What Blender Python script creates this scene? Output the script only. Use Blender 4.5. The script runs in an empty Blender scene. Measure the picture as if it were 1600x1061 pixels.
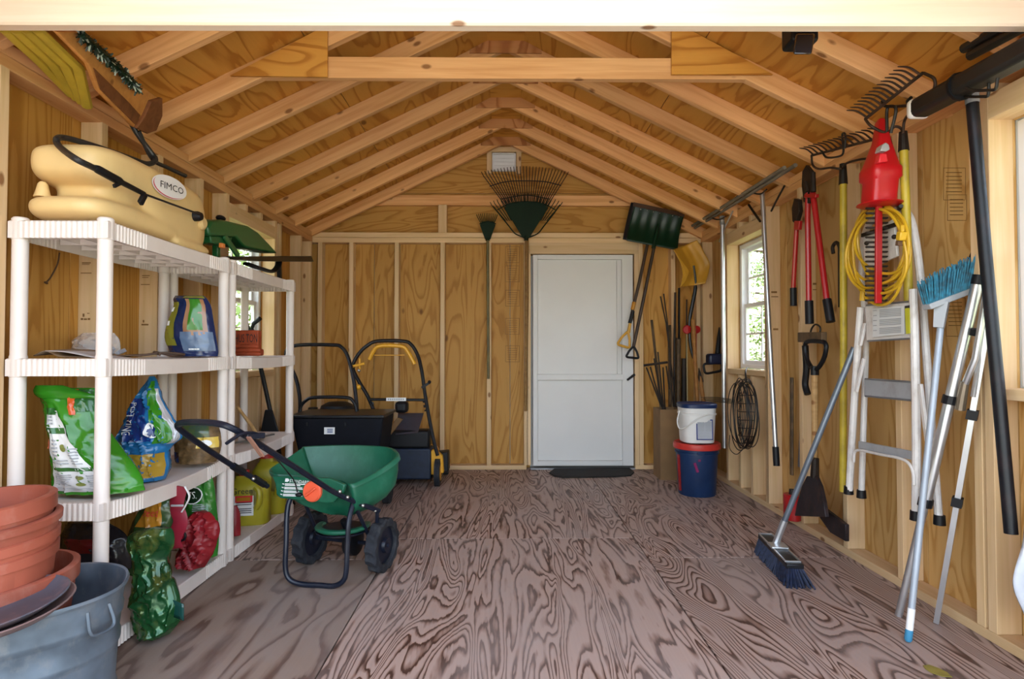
import bpy, math, random
from mathutils import Vector, Matrix, noise as mnoise
random.seed(7)
SC = bpy.context.scene
COL = SC.collection
PI = math.pi
# ------------------------------------------------------------------ camera
FPX = 900.0
PITCH = math.atan(19.5 / FPX)
YAW = math.atan(10.0 / FPX)
CAMZ = 1.034
cam = bpy.data.objects.new('camera', bpy.data.cameras.new('camera'))
COL.objects.link(cam)
cam.location = (0, 0, CAMZ)
cam.rotation_euler = (PI / 2 + PITCH, 0, -YAW)
cam.data.sensor_width = 36.0
cam.data.lens = FPX * 36.0 / 1600.0
cam.data.clip_start = 0.05
SC.camera = cam
# ------------------------------------------------------------------ world, sun, exposure
w = bpy.data.worlds.new('sky'); SC.world = w; w.use_nodes = True
nt = w.node_tree; nt.nodes.clear()
sky = nt.nodes.new('ShaderNodeTexSky'); sky.sky_type = 'NISHITA'
sky.sun_disc = False; sky.sun_elevation = math.radians(52); sky.sun_rotation = math.radians(0)
sky.air_density = 1.2; sky.dust_density = 3.0; sky.ozone_density = 1.0
bg = nt.nodes.new('ShaderNodeBackground'); bg.inputs['Strength'].default_value = 0.52
wo = nt.nodes.new('ShaderNodeOutputWorld')
mx = nt.nodes.new('ShaderNodeMix'); mx.data_type = 'RGBA'; mx.inputs[0].default_value = .55      # hazy bright sky
mx.inputs[7].default_value = (1.45, 1.38, 1.32, 1)
nt.links.new(sky.outputs[0], mx.inputs[6]); nt.links.new(mx.outputs[2], bg.inputs[0]); nt.links.new(bg.outputs[0], wo.inputs[0])
sun = bpy.data.objects.new('sun', bpy.data.lights.new('sun', 'SUN'))
COL.objects.link(sun)
sun.data.energy = 5.0; sun.data.angle = math.radians(0.6); sun.data.color = (1.0, 0.93, 0.82)
sun.rotation_euler = (math.radians(-38), 0, math.radians(8))     # high sun from beyond the back wall
vs = SC.view_settings
SC.display_settings.display_device = 'sRGB'
vs.view_transform = 'Standard'; vs.look = 'None'; vs.gamma = 1.0; vs.use_curve_mapping = False
vs.exposure = 2.08
cy = SC.cycles
cy.max_bounces = 10; cy.diffuse_bounces = 5; cy.glossy_bounces = 4; cy.transmission_bounces = 6; cy.transparent_max_bounces = 8
cy.sample_clamp_indirect = 10.0

# ------------------------------------------------------------------ helpers
_R = cam.rotation_euler.to_matrix()
def ray(px, py):
    return _R @ Vector(((px - 800.0) / FPX, (530.5 - py) / FPX, -1.0))
def at(px, py, Y=None, X=None, Z=None):
    """the point of the room on the plane Y=, X= or Z= that lies in the given direction"""
    d = ray(px, py); o = Vector((0, 0, CAMZ))
    t = (Y / d.y) if Y is not None else ((X / d.x) if X is not None else (Z - CAMZ) / d.z)
    return o + d * t

def V(*a): return Vector(a)
def rr(a, b): return random.uniform(a, b)
def catmull(pts, n=6, closed=False):
    P = [Vector(p) for p in pts]; out = []; m = len(P)
    rng = range(m if closed else m - 1)
    for i in rng:
        p1 = P[i]; p2 = P[(i + 1) % m]
        p0 = P[i - 1] if (i > 0 or closed) else p1 * 2 - p2
        p3 = P[(i + 2) % m] if (i + 2 < m or closed) else p2 * 2 - p1
        for k in range(n):
            t = k / n
            out.append(0.5 * ((2 * p1) + (p2 - p0) * t + (2 * p0 - 5 * p1 + 4 * p2 - p3) * t * t + (3 * p1 - p0 - 3 * p2 + p3) * t ** 3))
    if not closed: out.append(P[-1].copy())
    return out
def arcpts(c, r, a0, a1, n, u=V(1, 0, 0), v=V(0, 0, 1)):
    return [Vector(c) + u * (r * math.cos(a0 + (a1 - a0) * i / n)) + v * (r * math.sin(a0 + (a1 - a0) * i / n)) for i in range(n + 1)]

class MB:
    def __init__(s): s.v = []; s.f = []
    def add(s, vs, fs):
        o = len(s.v); s.v += [Vector(p) for p in vs]; s.f += [[i + o for i in f] for f in fs]; return s
    def box(s, c, size, ax=None, ay=None):
        c = Vector(c)
        if ax is None: X, Y, Z = V(1, 0, 0), V(0, 1, 0), V(0, 0, 1)
        else:
            X = Vector(ax).normalized(); Y = Vector(ay); Y = (Y - X * Y.dot(X)).normalized(); Z = X.cross(Y)
        a, b, d = size[0] / 2, size[1] / 2, size[2] / 2
        vs = [c + X * (a * i) + Y * (b * j) + Z * (d * k) for i in (-1, 1) for j in (-1, 1) for k in (-1, 1)]
        return s.add(vs, [(0, 1, 3, 2), (4, 6, 7, 5), (0, 4, 5, 1), (2, 3, 7, 6), (0, 2, 6, 4), (1, 5, 7, 3)])
    def bar(s, p0, p1, w, h, up=V(0, 0, 1)):
        p0 = Vector(p0); p1 = Vector(p1); d = p1 - p0
        up = Vector(up)
        if abs(d.normalized().dot(up)) > .99: up = V(0, 1, 0)
        side = up.cross(d)
        return s.box((p0 + p1) / 2, (d.length, w, h), d, side)
    def tube(s, pts, r, n=10, closed=False, caps=True, flat=1.0, ref=None):
        P = [Vector(p) for p in pts]; m = len(P)
        R = r if isinstance(r, (list, tuple)) else [r] * m
        T = []
        for i in range(m):
            a = P[i - 1] if (i > 0 or closed) else P[i]
            b = P[(i + 1) % m] if (i < m - 1 or closed) else P[i]
            d = b - a
            T.append(d.normalized() if d.length > 1e-9 else V(0, 0, 1))
        ref = Vector(ref) if ref is not None else (V(0, 0, 1) if abs(T[0].z) < .9 else V(1, 0, 0))
        N = (ref - T[0] * ref.dot(T[0])).normalized()
        o = len(s.v)
        for i in range(m):
            N = N - T[i] * N.dot(T[i])
            N = N.normalized() if N.length > 1e-6 else T[i].orthogonal().normalized()
            B = T[i].cross(N)
            for k in range(n):
                a = 2 * PI * k / n
                s.v.append(P[i] + N * (R[i] * math.cos(a) * flat) + B * (R[i] * math.sin(a)))
        for i in range(m if closed else m - 1):
            j = (i + 1) % m
            for k in range(n):
                l = (k + 1) % n
                s.f.append([o + i * n + k, o + i * n + l, o + j * n + l, o + j * n + k])
        if caps and not closed:
            s.f.append([o + k for k in range(n)][::-1]); s.f.append([o + (m - 1) * n + k for k in range(n)])
        return s
    def cyl(s, p0, p1, r0, r1=None, n=16):
        return s.tube([p0, p1], [r0, r0 if r1 is None else r1], n)
    def lathe(s, prof, c=(0, 0, 0), axis=V(0, 0, 1), n=28, sx=1.0, sy=1.0, u=None):
        """prof: (radius, height) pairs; a radius of 0 closes"""
        c = Vector(c); A = Vector(axis).normalized()
        U = Vector(u).normalized() if u is not None else (A.orthogonal().normalized() if abs(A.z) < .999 else V(1, 0, 0))
        W = A.cross(U); o = len(s.v)
        for (r, h) in prof:
            for k in range(n):
                a = 2 * PI * k / n
                s.v.append(c + A * h + U * (r * sx * math.cos(a)) + W * (r * sy * math.sin(a)))
        for i in range(len(prof) - 1):
            for k in range(n):
                l = (k + 1) % n
                s.f.append([o + i * n + k, o + i * n + l, o + (i + 1) * n + l, o + (i + 1) * n + k])
        if prof[0][0] > 1e-6: s.f.append([o + k for k in range(n)][::-1])
        if prof[-1][0] > 1e-6: s.f.append([o + (len(prof) - 1) * n + k for k in range(n)])
        return s
    def loft(s, loops, cap0=True, cap1=True):
        n = len(loops[0]); o = len(s.v)
        for L in loops: s.v += [Vector(p) for p in L]
        for i in range(len(loops) - 1):
            for k in range(n):
                l = (k + 1) % n
                s.f.append([o + i * n + k, o + i * n + l, o + (i + 1) * n + l, o + (i + 1) * n + k])
        if cap0: s.f.append([o + k for k in range(n)][::-1])
        if cap1: s.f.append([o + (len(loops) - 1) * n + k for k in range(n)])
        return s
    def prism(s, poly, d):
        """poly: loop of points in space, pushed along d/2 each way"""
        d = Vector(d) / 2
        return s.loft([[Vector(p) - d for p in poly], [Vector(p) + d for p in poly]])
    def grid(s, fn, nu, nv, closeu=False):
        o = len(s.v)
        for j in range(nv + 1):
            for i in range(nu + (0 if closeu else 1)):
                s.v.append(Vector(fn(i / nu, j / nv)))
        w_ = nu + (0 if closeu else 1)
        for j in range(nv):
            for i in range(nu):
                i2 = (i + 1) % w_
                s.f.append([o + j * w_ + i, o + j * w_ + i2, o + (j + 1) * w_ + i2, o + (j + 1) * w_ + i])
        return s
    def ball(s, c, r, n=12, m=8, sc=(1, 1, 1)):
        c = Vector(c)
        prof = [(max(1e-7, math.sin(PI * i / m)), -math.cos(PI * i / m)) for i in range(m + 1)]
        o = len(s.v)
        for (a, h) in prof:
            for k in range(n):
                t = 2 * PI * k / n
                s.v.append(c + V(a * math.cos(t) * sc[0], a * math.sin(t) * sc[1], h * sc[2]) * r)
        for i in range(m):
            for k in range(n):
                l = (k + 1) % n
                s.f.append([o + i * n + k, o + i * n + l, o + (i + 1) * n + l, o + (i + 1) * n + k])
        return s
    def xform(s, fn):
        s.v = [Vector(fn(p)) for p in s.v]; return s
    def build(s, name, mat, parent=None, local=False, smooth=35, bevel=0, seg=2, solid=0, origin=None):
        """links the shape as ONE mesh object; world coordinates unless local"""
        off = V(0, 0, 0)
        if not local and parent is not None: off = OFF.get(parent.name, V(0, 0, 0))
        if parent is None:
            if origin is None:
                n = max(1, len(s.v)); zs = min(p.z for p in s.v)
                origin = V(sum(p.x for p in s.v) / n, sum(p.y for p in s.v) / n, zs)
            off = Vector(origin)
        me = bpy.data.meshes.new(name)
        me.from_pydata([p - off for p in s.v], [], s.f)
        me.materials.append(mat)
        if smooth:
            me.polygons.foreach_set('use_smooth', [True] * len(me.polygons))
            me.set_sharp_from_angle(angle=math.radians(smooth))
        me.update()
        o = bpy.data.objects.new(name, me); COL.objects.link(o)
        if parent is not None:
            o.parent = parent; OFF[o.name] = off
        else:
            o.location = off; OFF[o.name] = off
        if solid:
            m = o.modifiers.new('solid', 'SOLIDIFY'); m.thickness = solid; m.offset = 0
        if bevel:
            m = o.modifiers.new('bevel', 'BEVEL'); m.width = bevel; m.segments = seg; m.limit_method = 'ANGLE'; m.angle_limit = math.radians(40)
            m.harden_normals = False
        return o
OFF = {}
def tag(o, label, cat, group=None):
    o['label'] = label; o['category'] = cat
    if group: o['group'] = group
    return o
def thing(name, label, cat, loc=(0, 0, 0), rotz=0.0, group=None):
    o = bpy.data.objects.new(name, None); COL.objects.link(o)
    o.location = loc; o.rotation_euler = (0, 0, rotz); o.empty_display_size = 0.05
    OFF[o.name] = Vector(loc)
    return tag(o, label, cat, group)
def structure(name):
    o = bpy.data.objects.new(name, None); COL.objects.link(o); o['kind'] = 'structure'; o.empty_display_size = .05
    OFF[o.name] = V(0, 0, 0)
    return o
def lab(o, text): o['label'] = text; return o

_boxes = {}
def piece(name, c, size, ax, ay, mat, parent, bevel=.002):
    """a board whose own X runs along its grain; alike boards share one mesh"""
    key = (name.split('.')[0], tuple(round(x, 4) for x in size), mat.name)
    me = _boxes.get(key)
    if me is None:
        a, b, d = size[0] / 2, size[1] / 2, size[2] / 2; e = min(bevel, min(size) * .3)
        import bmesh
        bm = bmesh.new(); bmesh.ops.create_cube(bm, size=1.0)
        for v in bm.verts: v.co = Vector((v.co.x * 2 * a, v.co.y * 2 * b, v.co.z * 2 * d))
        if e > 0: bmesh.ops.bevel(bm, geom=bm.edges[:], offset=e, segments=1, affect='EDGES')
        me = bpy.data.meshes.new(name); bm.to_mesh(me); bm.free(); me.materials.append(mat); _boxes[key] = me
    X = Vector(ax).normalized(); Y = Vector(ay); Y = (Y - X * Y.dot(X)).normalized(); Z = X.cross(Y)
    o = bpy.data.objects.new(name, me); COL.objects.link(o)
    M = Matrix(((X.x, Y.x, Z.x, c[0]), (X.y, Y.y, Z.y, c[1]), (X.z, Y.z, Z.z, c[2]), (0, 0, 0, 1)))
    o.matrix_world = M
    if parent is not None:
        o.parent = parent
    return o
def board(name, p0, p1, w, h, mat, parent, wdir=None):
    """lumber from p0 to p1, w across wdir, h across the other way"""
    p0 = Vector(p0); p1 = Vector(p1); d = p1 - p0
    return piece(name, (p0 + p1) / 2, (d.length, w, h), d, wdir if wdir is not None else V(1, 0, 0), mat, parent)

# ------------------------------------------------------------------ materials
def newmat(name):
    m = bpy.data.materials.new(name); m.use_nodes = True
    t = m.node_tree; b = t.nodes['Principled BSDF']
    return m, t, b
def N(t, kind, **kw):
    n = t.nodes.new(kind)
    for k, v in kw.items():
        if k in n.inputs.keys() if hasattr(n.inputs, 'keys') else False: n.inputs[k].default_value = v
        else: setattr(n, k, v)
    return n
def math_(t, op, a, b=None):
    n = t.nodes.new('ShaderNodeMath'); n.operation = op
    for i, x in enumerate((a, b)):
        if x is None: continue
        if isinstance(x, (int, float)): n.inputs[i].default_value = x
        else: t.links.new(x, n.inputs[i])
    return n.outputs[0]
def mixc(t, fac, a, b, mode='MIX'):
    n = t.nodes.new('ShaderNodeMix'); n.data_type = 'RGBA'; n.blend_type = mode
    for idx, x in ((0, fac), (6, a), (7, b)):
        if isinstance(x, (int, float)): n.inputs[idx].default_value = x
        elif isinstance(x, tuple): n.inputs[idx].default_value = (*x[:3], 1)
        else: t.links.new(x, n.inputs[idx])
    return n.outputs[2]
def ramp(t, fac, stops):
    n = t.nodes.new('ShaderNodeValToRGB'); t.links.new(fac, n.inputs[0])
    e = n.color_ramp.elements
    while len(e) < len(stops): e.new(.5)
    for i, (p, c) in enumerate(stops):
        e[i].position = p; e[i].color = (*c, 1) if isinstance(c, tuple) else (c, c, c, 1)
    return n.outputs[0]
def objco(t, scale, rand=True):
    tc = t.nodes.new('ShaderNodeTexCoord'); mp = t.nodes.new('ShaderNodeMapping')
    t.links.new(tc.outputs['Object'], mp.inputs[0]); mp.inputs['Scale'].default_value = scale
    if not rand: return mp.outputs[0]
    oi = t.nodes.new('ShaderNodeObjectInfo'); cx = t.nodes.new('ShaderNodeCombineXYZ')
    for i, k in enumerate((191.0, 83.0, 47.0)): t.links.new(math_(t, 'MULTIPLY', oi.outputs['Random'], k), cx.inputs[i])
    va = t.nodes.new('ShaderNodeVectorMath'); t.links.new(mp.outputs[0], va.inputs[0]); t.links.new(cx.outputs[0], va.inputs[1])
    return va.outputs[0]
def tnoise(t, co, scale=1.0, detail=2.0, rough=.5, dist=0.0):
    n = t.nodes.new('ShaderNodeTexNoise'); t.links.new(co, n.inputs['Vector'])
    n.inputs['Scale'].default_value = scale; n.inputs['Detail'].default_value = detail; n.inputs['Roughness'].default_value = rough; n.inputs['Distortion'].default_value = dist
    return n.outputs['Fac']
def bump(t, b, h, strength=.3, dist=.005):
    n = t.nodes.new('ShaderNodeBump'); n.inputs['Strength'].default_value = strength; n.inputs['Distance'].default_value = dist
    t.links.new(h, n.inputs['Height']); t.links.new(n.outputs[0], b.inputs['Normal'])
def knots(t, scale, radius, share):
    co = objco(t, scale)
    v = t.nodes.new('ShaderNodeTexVoronoi'); t.links.new(co, v.inputs['Vector']); v.inputs['Scale'].default_value = 1.0
    sp = t.nodes.new('ShaderNodeSeparateColor'); t.links.new(v.outputs['Color'], sp.inputs[0])
    pick = math_(t, 'LESS_THAN', sp.outputs[0], share)
    m = t.nodes.new('ShaderNodeMapRange'); t.links.new(v.outputs['Distance'], m.inputs[0])
    m.inputs[1].default_value = radius; m.inputs[2].default_value = radius * .55; m.inputs[3].default_value = 0; m.inputs[4].default_value = 1
    return math_(t, 'MULTIPLY', m.outputs[0], pick)
def lumber(name, light, dark, knot=(.20, .075, .02), share=.42, vary=.22):
    m, t, b = newmat(name)
    g = tnoise(t, objco(t, (1.3, 26, 26)), 1, 3, .6, .4)
    g2 = tnoise(t, objco(t, (5, 160, 160)), 1, 2)
    c = ramp(t, g, [(.3, dark), (.62, light)])
    c = mixc(t, math_(t, 'MULTIPLY', g2, .22), c, dark)
    c = mixc(t, math_(t, 'MULTIPLY', knots(t, (5.5, 11, 11), .16, share), .85), c, knot)
    oi = t.nodes.new('ShaderNodeObjectInfo')
    hv = t.nodes.new('ShaderNodeHueSaturation'); t.links.new(c, hv.inputs['Color'])
    t.links.new(math_(t, 'ADD', math_(t, 'MULTIPLY', oi.outputs['Random'], vary), 1 - vary * .6), hv.inputs['Value'])
    t.links.new(hv.outputs[0], b.inputs['Base Color'])
    b.inputs['Roughness'].default_value = .62; b.inputs['Specular IOR Level'].default_value = .25
    bump(t, b, g2, .15, .001)
    return m
def plywood(name, light, mid, dark, sx, sy, rings, fine=.25, rough=.6, dust=None, knot=True, dist=1.2, wiggle=(14, .05)):
    """rotary cut veneer: contour bands of a stretched noise, sharp on one flank"""
    m, t, b = newmat(name)
    co = objco(t, (sx, sy, sy))
    n = tnoise(t, co, 1, 1.2, .45, dist)
    n2 = tnoise(t, objco(t, (wiggle[0] * .35, wiggle[0] * 2.2, wiggle[0])), 1, 3, .65)
    n = math_(t, 'ADD', n, math_(t, 'MULTIPLY', n2, wiggle[1]))
    f = math_(t, 'FRACT', math_(t, 'MULTIPLY', n, rings))
    c = ramp(t, f, [(0.0, mid), (.08, light), (.50, light), (.70, mid), (.84, dark), (.97, dark), (1.0, mid)])
    fi = tnoise(t, objco(t, (3, 120, 120)), 1, 3)
    c = mixc(t, math_(t, 'MULTIPLY', fi, fine), c, dark)
    if knot: c = mixc(t, math_(t, 'MULTIPLY', knots(t, (2.4, 4.4, 4.4), .10, .62), .85), c, (dark[0] * .4, dark[1] * .32, dark[2] * .3))
    if dust:
        d = tnoise(t, objco(t, (1.6, 2.6, 2.6)), 1, 4, .6)
        c = mixc(t, ramp(t, d, [(.42, 0.0), (.7, .55)]), c, dust)
        sp = tnoise(t, objco(t, (60, 60, 60)), 1, 2)
        c = mixc(t, ramp(t, sp, [(.72, 0.0), (.78, .5)]), c, dust)
    oi = t.nodes.new('ShaderNodeObjectInfo')
    hv = t.nodes.new('ShaderNodeHueSaturation'); t.links.new(c, hv.inputs['Color'])
    t.links.new(math_(t, 'ADD', math_(t, 'MULTIPLY', oi.outputs['Random'], .2), .9), hv.inputs['Value'])
    t.links.new(hv.outputs[0], b.inputs['Base Color'])
    b.inputs['Roughness'].default_value = rough; b.inputs['Specular IOR Level'].default_value = .3
    bump(t, b, f, .12, .002)
    return m
def plain(name, col, rough=.5, metal=0.0, vary=.12, scale=9.0, bumpy=0.0, bscale=40.0, spec=.5, dirt=None, dirtamt=.35, coat=0.0, dark=None, **kw):
    m, t, b = newmat(name)
    n = tnoise(t, objco(t, (scale, scale, scale)), 1, 3)
    dk = dark if dark else tuple(x * (1 - vary * 2) for x in col)
    c = ramp(t, n, [(.35, dk), (.65, col)])
    if dirt:
        d = tnoise(t, objco(t, (scale * 2.2, scale * 2.2, scale * 1.4)), 1, 5, .65)
        c = mixc(t, ramp(t, d, [(.5, 0.0), (.72, dirtamt)]), c, dirt)
    t.links.new(c, b.inputs['Base Color'])
    b.inputs['Roughness'].default_value = rough; b.inputs['Metallic'].default_value = metal; b.inputs['Specular IOR Level'].default_value = spec
    b.inputs['Coat Weight'].default_value = coat
    for k, v in kw.items(): b.inputs[k].default_value = v
    if bumpy: bump(t, b, tnoise(t, objco(t, (bscale,) * 3), 1, 3), bumpy, .003)
    return m
# ------------------------------------------------------------------ the shell
LUM = lumber('stud_pine', (.74, .52, .30), (.62, .41, .20))
RAF = lumber('rafter_pine', (.78, .44, .19), (.60, .29, .10), share=.62, vary=.3)
BEAM = lumber('beam_pine', (.80, .66, .52), (.74, .58, .42), share=.4, vary=.05)
PLYW = plywood('wall_plywood', (.54, .285, .066), (.48, .24, .05), (.39, .18, .03), .8, 4.6, 8, .3)
PLYS = plywood('pale_wall_plywood', (.56, .34, .125), (.50, .29, .095), (.42, .22, .06), .9, 4.0, 8, .3)
PLYV = plywood('knotty_wall_board', (.51, .255, .055), (.45, .215, .04), (.37, .16, .025), .35, 7, 8, .3)
PLYR = plywood('roof_plywood', (.60, .285, .05), (.53, .235, .037), (.41, .16, .02), .9, 4.2, 7, .3)
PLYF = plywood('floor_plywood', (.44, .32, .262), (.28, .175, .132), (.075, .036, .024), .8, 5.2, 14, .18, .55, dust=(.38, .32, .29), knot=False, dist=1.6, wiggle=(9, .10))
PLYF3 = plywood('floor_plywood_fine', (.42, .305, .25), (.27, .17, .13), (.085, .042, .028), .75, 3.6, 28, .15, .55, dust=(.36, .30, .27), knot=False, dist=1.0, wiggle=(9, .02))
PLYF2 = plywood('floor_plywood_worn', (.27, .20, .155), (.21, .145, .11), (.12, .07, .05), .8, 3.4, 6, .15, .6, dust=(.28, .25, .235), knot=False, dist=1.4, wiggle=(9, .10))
XL, XR = -1.79, 1.82          # sheathing planes
SL, SR = -1.70, 1.73          # stud faces
BS, BY = 5.085, 5.175         # back stud face, back sheathing
ZP = 2.09                     # top of plates
S = .4875                     # roof slope
def zr(x): return 2.09 + S * (1.63 - abs(x))      # underside of the rafters

# floor
fl = structure('floor')
xs = [-1.86, -.604, .715, 1.90]
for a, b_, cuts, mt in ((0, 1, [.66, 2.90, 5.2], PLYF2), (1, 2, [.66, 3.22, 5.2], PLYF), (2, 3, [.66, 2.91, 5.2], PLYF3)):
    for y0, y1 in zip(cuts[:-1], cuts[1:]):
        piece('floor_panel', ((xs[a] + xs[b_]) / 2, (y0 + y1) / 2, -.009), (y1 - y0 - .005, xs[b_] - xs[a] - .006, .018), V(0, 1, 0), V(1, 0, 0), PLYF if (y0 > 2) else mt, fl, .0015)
MB().box((0.02, 2.92, -.05), (3.72, 4.6, .06)).build('floor_joist_deck', LUM, fl)

# back wall
wb = structure('wall_back')
D0, D1 = 828, 996       # door rough opening in the photograph
dx0 = at(829, 600, Y=BS).x; dx1 = at(992, 600, Y=BS).x
dz = at(900, 397, Y=BS).z
gx = [XL, -1.02, .2, dx0]
for x0, x1 in ((XL, -1.18), (-1.18, .04), (.04, dx0), (dx1, XR)):
    piece('sheathing_panel', ((x0 + x1) / 2, BY + .006, 1.045), (2.09, x1 - x0 - .004, .012), V(0, 0, 1), V(1, 0, 0), PLYW, wb)
piece('sheathing_panel', ((dx0 + dx1) / 2, BY + .006, (dz + 2.09) / 2), (2.09 - dz, dx1 - dx0 - .002, .012), V(0, 0, 1), V(1, 0, 0), PLYW, wb)
# gable sheathing, one board low and one high
zg = at(780, 302, Y=BY).z
def gable(z0, z1, name):
    h0 = 1.63 - (z0 - 2.20) / S; h1 = max(.02, 1.63 - (z1 - 2.20) / S)
    h0 = min(h0, 1.80)
    MB().prism([(-h0, BY + .006, z0), (h0, BY + .006, z0), (h1, BY + .006, z1), (-h1, BY + .006, z1)], V(0, .012, 0)).build(name, PLYG, wb, smooth=0)
PLYG = PLYW
def rot_gable(z0, z1):
    o = None
    # local X along the world X: grain runs across
    h0 = min(1.80, 1.63 - (z0 - 2.20) / S); h1 = max(.02, 1.63 - (z1 - 2.20) / S)
    MB().prism([(-h0, BY + .006, z0), (h0, BY + .006, z0), (h1, BY + .006, z1), (-h1, BY + .006, z1)], V(0, .012, 0)).build('gable_panel', PLYW, wb, smooth=0)
rot_gable(2.092, zg - .004); rot_gable(zg, 3.0)
for px in (547.5, 619, 691, 764, 822, 1053, 1100):
    x = at(px, 600, Y=BS).x
    piece('stud', (x, BS + .0445, 1.0215), (1.967, .038, .089), V(0, 0, 1), V(1, 0, 0), LUM, wb)
for x in (dx0 - .017, dx1 + .019, dx1 + .058, SL + .062, SR - .019):
    piece('stud', (x, BS + .0445, 1.0215), (1.967, .038, .089), V(0, 0, 1), V(1, 0, 0), LUM, wb)
for z in (2.0235, 2.0695):
    board('top_plate', (XL, BS + .0445, z), (XR, BS + .0445, z), .089, .044, LUM, wb, V(0, 1, 0))
board('header_board', (dx0 - .036, BS + .03, dz + .052), (dx1 + .04, BS + .03, dz + .052), .10, .06, LUM, wb, V(0, 0, 1))
board('bottom_plate', (XL, BS + .0445, .019), (dx0 - .036, BS + .0445, .019), .089, .037, LUM, wb, V(0, 1, 0))
board('bottom_plate', (dx1, BS + .0445, .019), (XR, BS + .0445, .019), .089, .037, LUM, wb, V(0, 1, 0))
z0, z1 = at(800, 319, Y=BS).z, at(800, 303, Y=BS).z
board('gable_rail', (-1.22, BS + .066, (z0 + z1) / 2), (1.22, BS + .066, (z0 + z1) / 2), z1 - z0, .04, RAF, wb, V(0, 0, 1))
board('gable_stud', (at(691, 340, Y=BS).x, BS + .05, 2.09), (at(691, 340, Y=BS).x, BS + .05, z0), .075, .06, LUM, wb, V(1, 0, 0))
# vent
vn = thing('gable_vent', 'small white louvred vent in the gable behind the large rake', 'vent', at(788, 267, Y=BS + .05))
va, vb_ = at(769, 267, Y=BS + .05), at(806, 239, Y=BS + .05)
WHITE = plain('white_paint', (.80, .80, .80), .45, vary=.02)
m_ = MB(); t_ = .010
for (a, b_) in (((va.x, va.z), (va.x + t_, vb_.z)), ((vb_.x - t_, va.z), (vb_.x, vb_.z)), ((va.x, vb_.z - t_), (vb_.x, vb_.z)), ((va.x, va.z), (vb_.x, va.z + t_))):
    m_.box(((a[0] + b_[0]) / 2, BS + .06, (a[1] + b_[1]) / 2), (b_[0] - a[0], .03, b_[1] - a[1]))
m_.build('vent_frame', WHITE, vn, bevel=.002)
for k in range(4):
    z = va.z + .022 + k * (vb_.z - va.z - .03) / 4
    MB().box(((va.x + vb_.x) / 2, BS + .068, z + .012), (vb_.x - va.x - .016, .004, .040), V(1, 0, 0), V(0, .75, .6)).build('louvre', WHITE, vn)
for a in (0, 1):
    x = va.x - .026 if a == 0 else vb_.x + .026
    board('vent_trim', (x, BS + .075, va.z - .02), (x, BS + .075, vb_.z + .03), .045, .03, LUM, wb, V(1, 0, 0))
board('vent_trim', (va.x - .06, BS + .073, vb_.z + .035), (vb_.x + .06, BS + .073, vb_.z + .035), .045, .03, LUM, wb, V(0, 0, 1))

# the white door, a leaf with one middle rail and two sunk panels
dr = structure('door_1')
DOORW = plain('door_white', (.68, .665, .635), .5, vary=.02, scale=3)
def dbox(x0, y0, x1, y1, dy, th, nm, mt=DOORW, bev=.003):
    a = at(x0, y1, Y=BS); b_ = at(x1, y0, Y=BS)
    return MB().box(((a.x + b_.x) / 2, BS + dy, (a.z + b_.z) / 2), (b_.x - a.x, th, b_.z - a.z)).build(nm, mt, dr, bevel=bev)
dbox(834, 399, 987, 726, .045, .02, 'door_panel')
dbox(833, 398, 840, 728, .03, .05, 'stile'); dbox(973, 398, 989, 728, .03, .05, 'stile')
dbox(840, 398, 973, 405, .03, .05, 'rail'); dbox(840, 720, 973, 728, .03, .05, 'rail'); dbox(839, 585, 975, 594, .028, .052, 'rail')
dbox(965, 407, 967, 584, .030, .045, 'bead', bev=0)
BLK = plain('black_plastic', (.006, .006, .0075), .48, vary=.1, spec=.3)
BLKM = plain('black_painted_steel', (.005, .006, .009), .36, vary=.1, spec=.4, dirt=(.06, .05, .04), dirtamt=.2)
h0, h1 = at(980, 594, Y=BS - .02), at(992, 585, Y=BS - .02)
MB().tube([h0, h1], .010, 10).cyl(h0 + (h1 - h0) * .7, h0 + (h1 - h0) * .7 + V(0, .05, 0), .008).build('door_handle', BLK, dr)
MB().box(((dx0 + dx1) / 2, BY + .03, dz / 2 - .02), (dx1 - dx0 + .03, .03, dz + .08)).build('door_leak_blocker', DOORW, dr)  # unseen slab added behind the leaf to stop daylight leaking round it
MB().box(((dx0 + dx1) / 2, BS + .06, .006), (dx1 - dx0, .12, .012)).build('threshold', plain('threshold_metal', (.35, .35, .36), .4, .8), dr)
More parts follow.
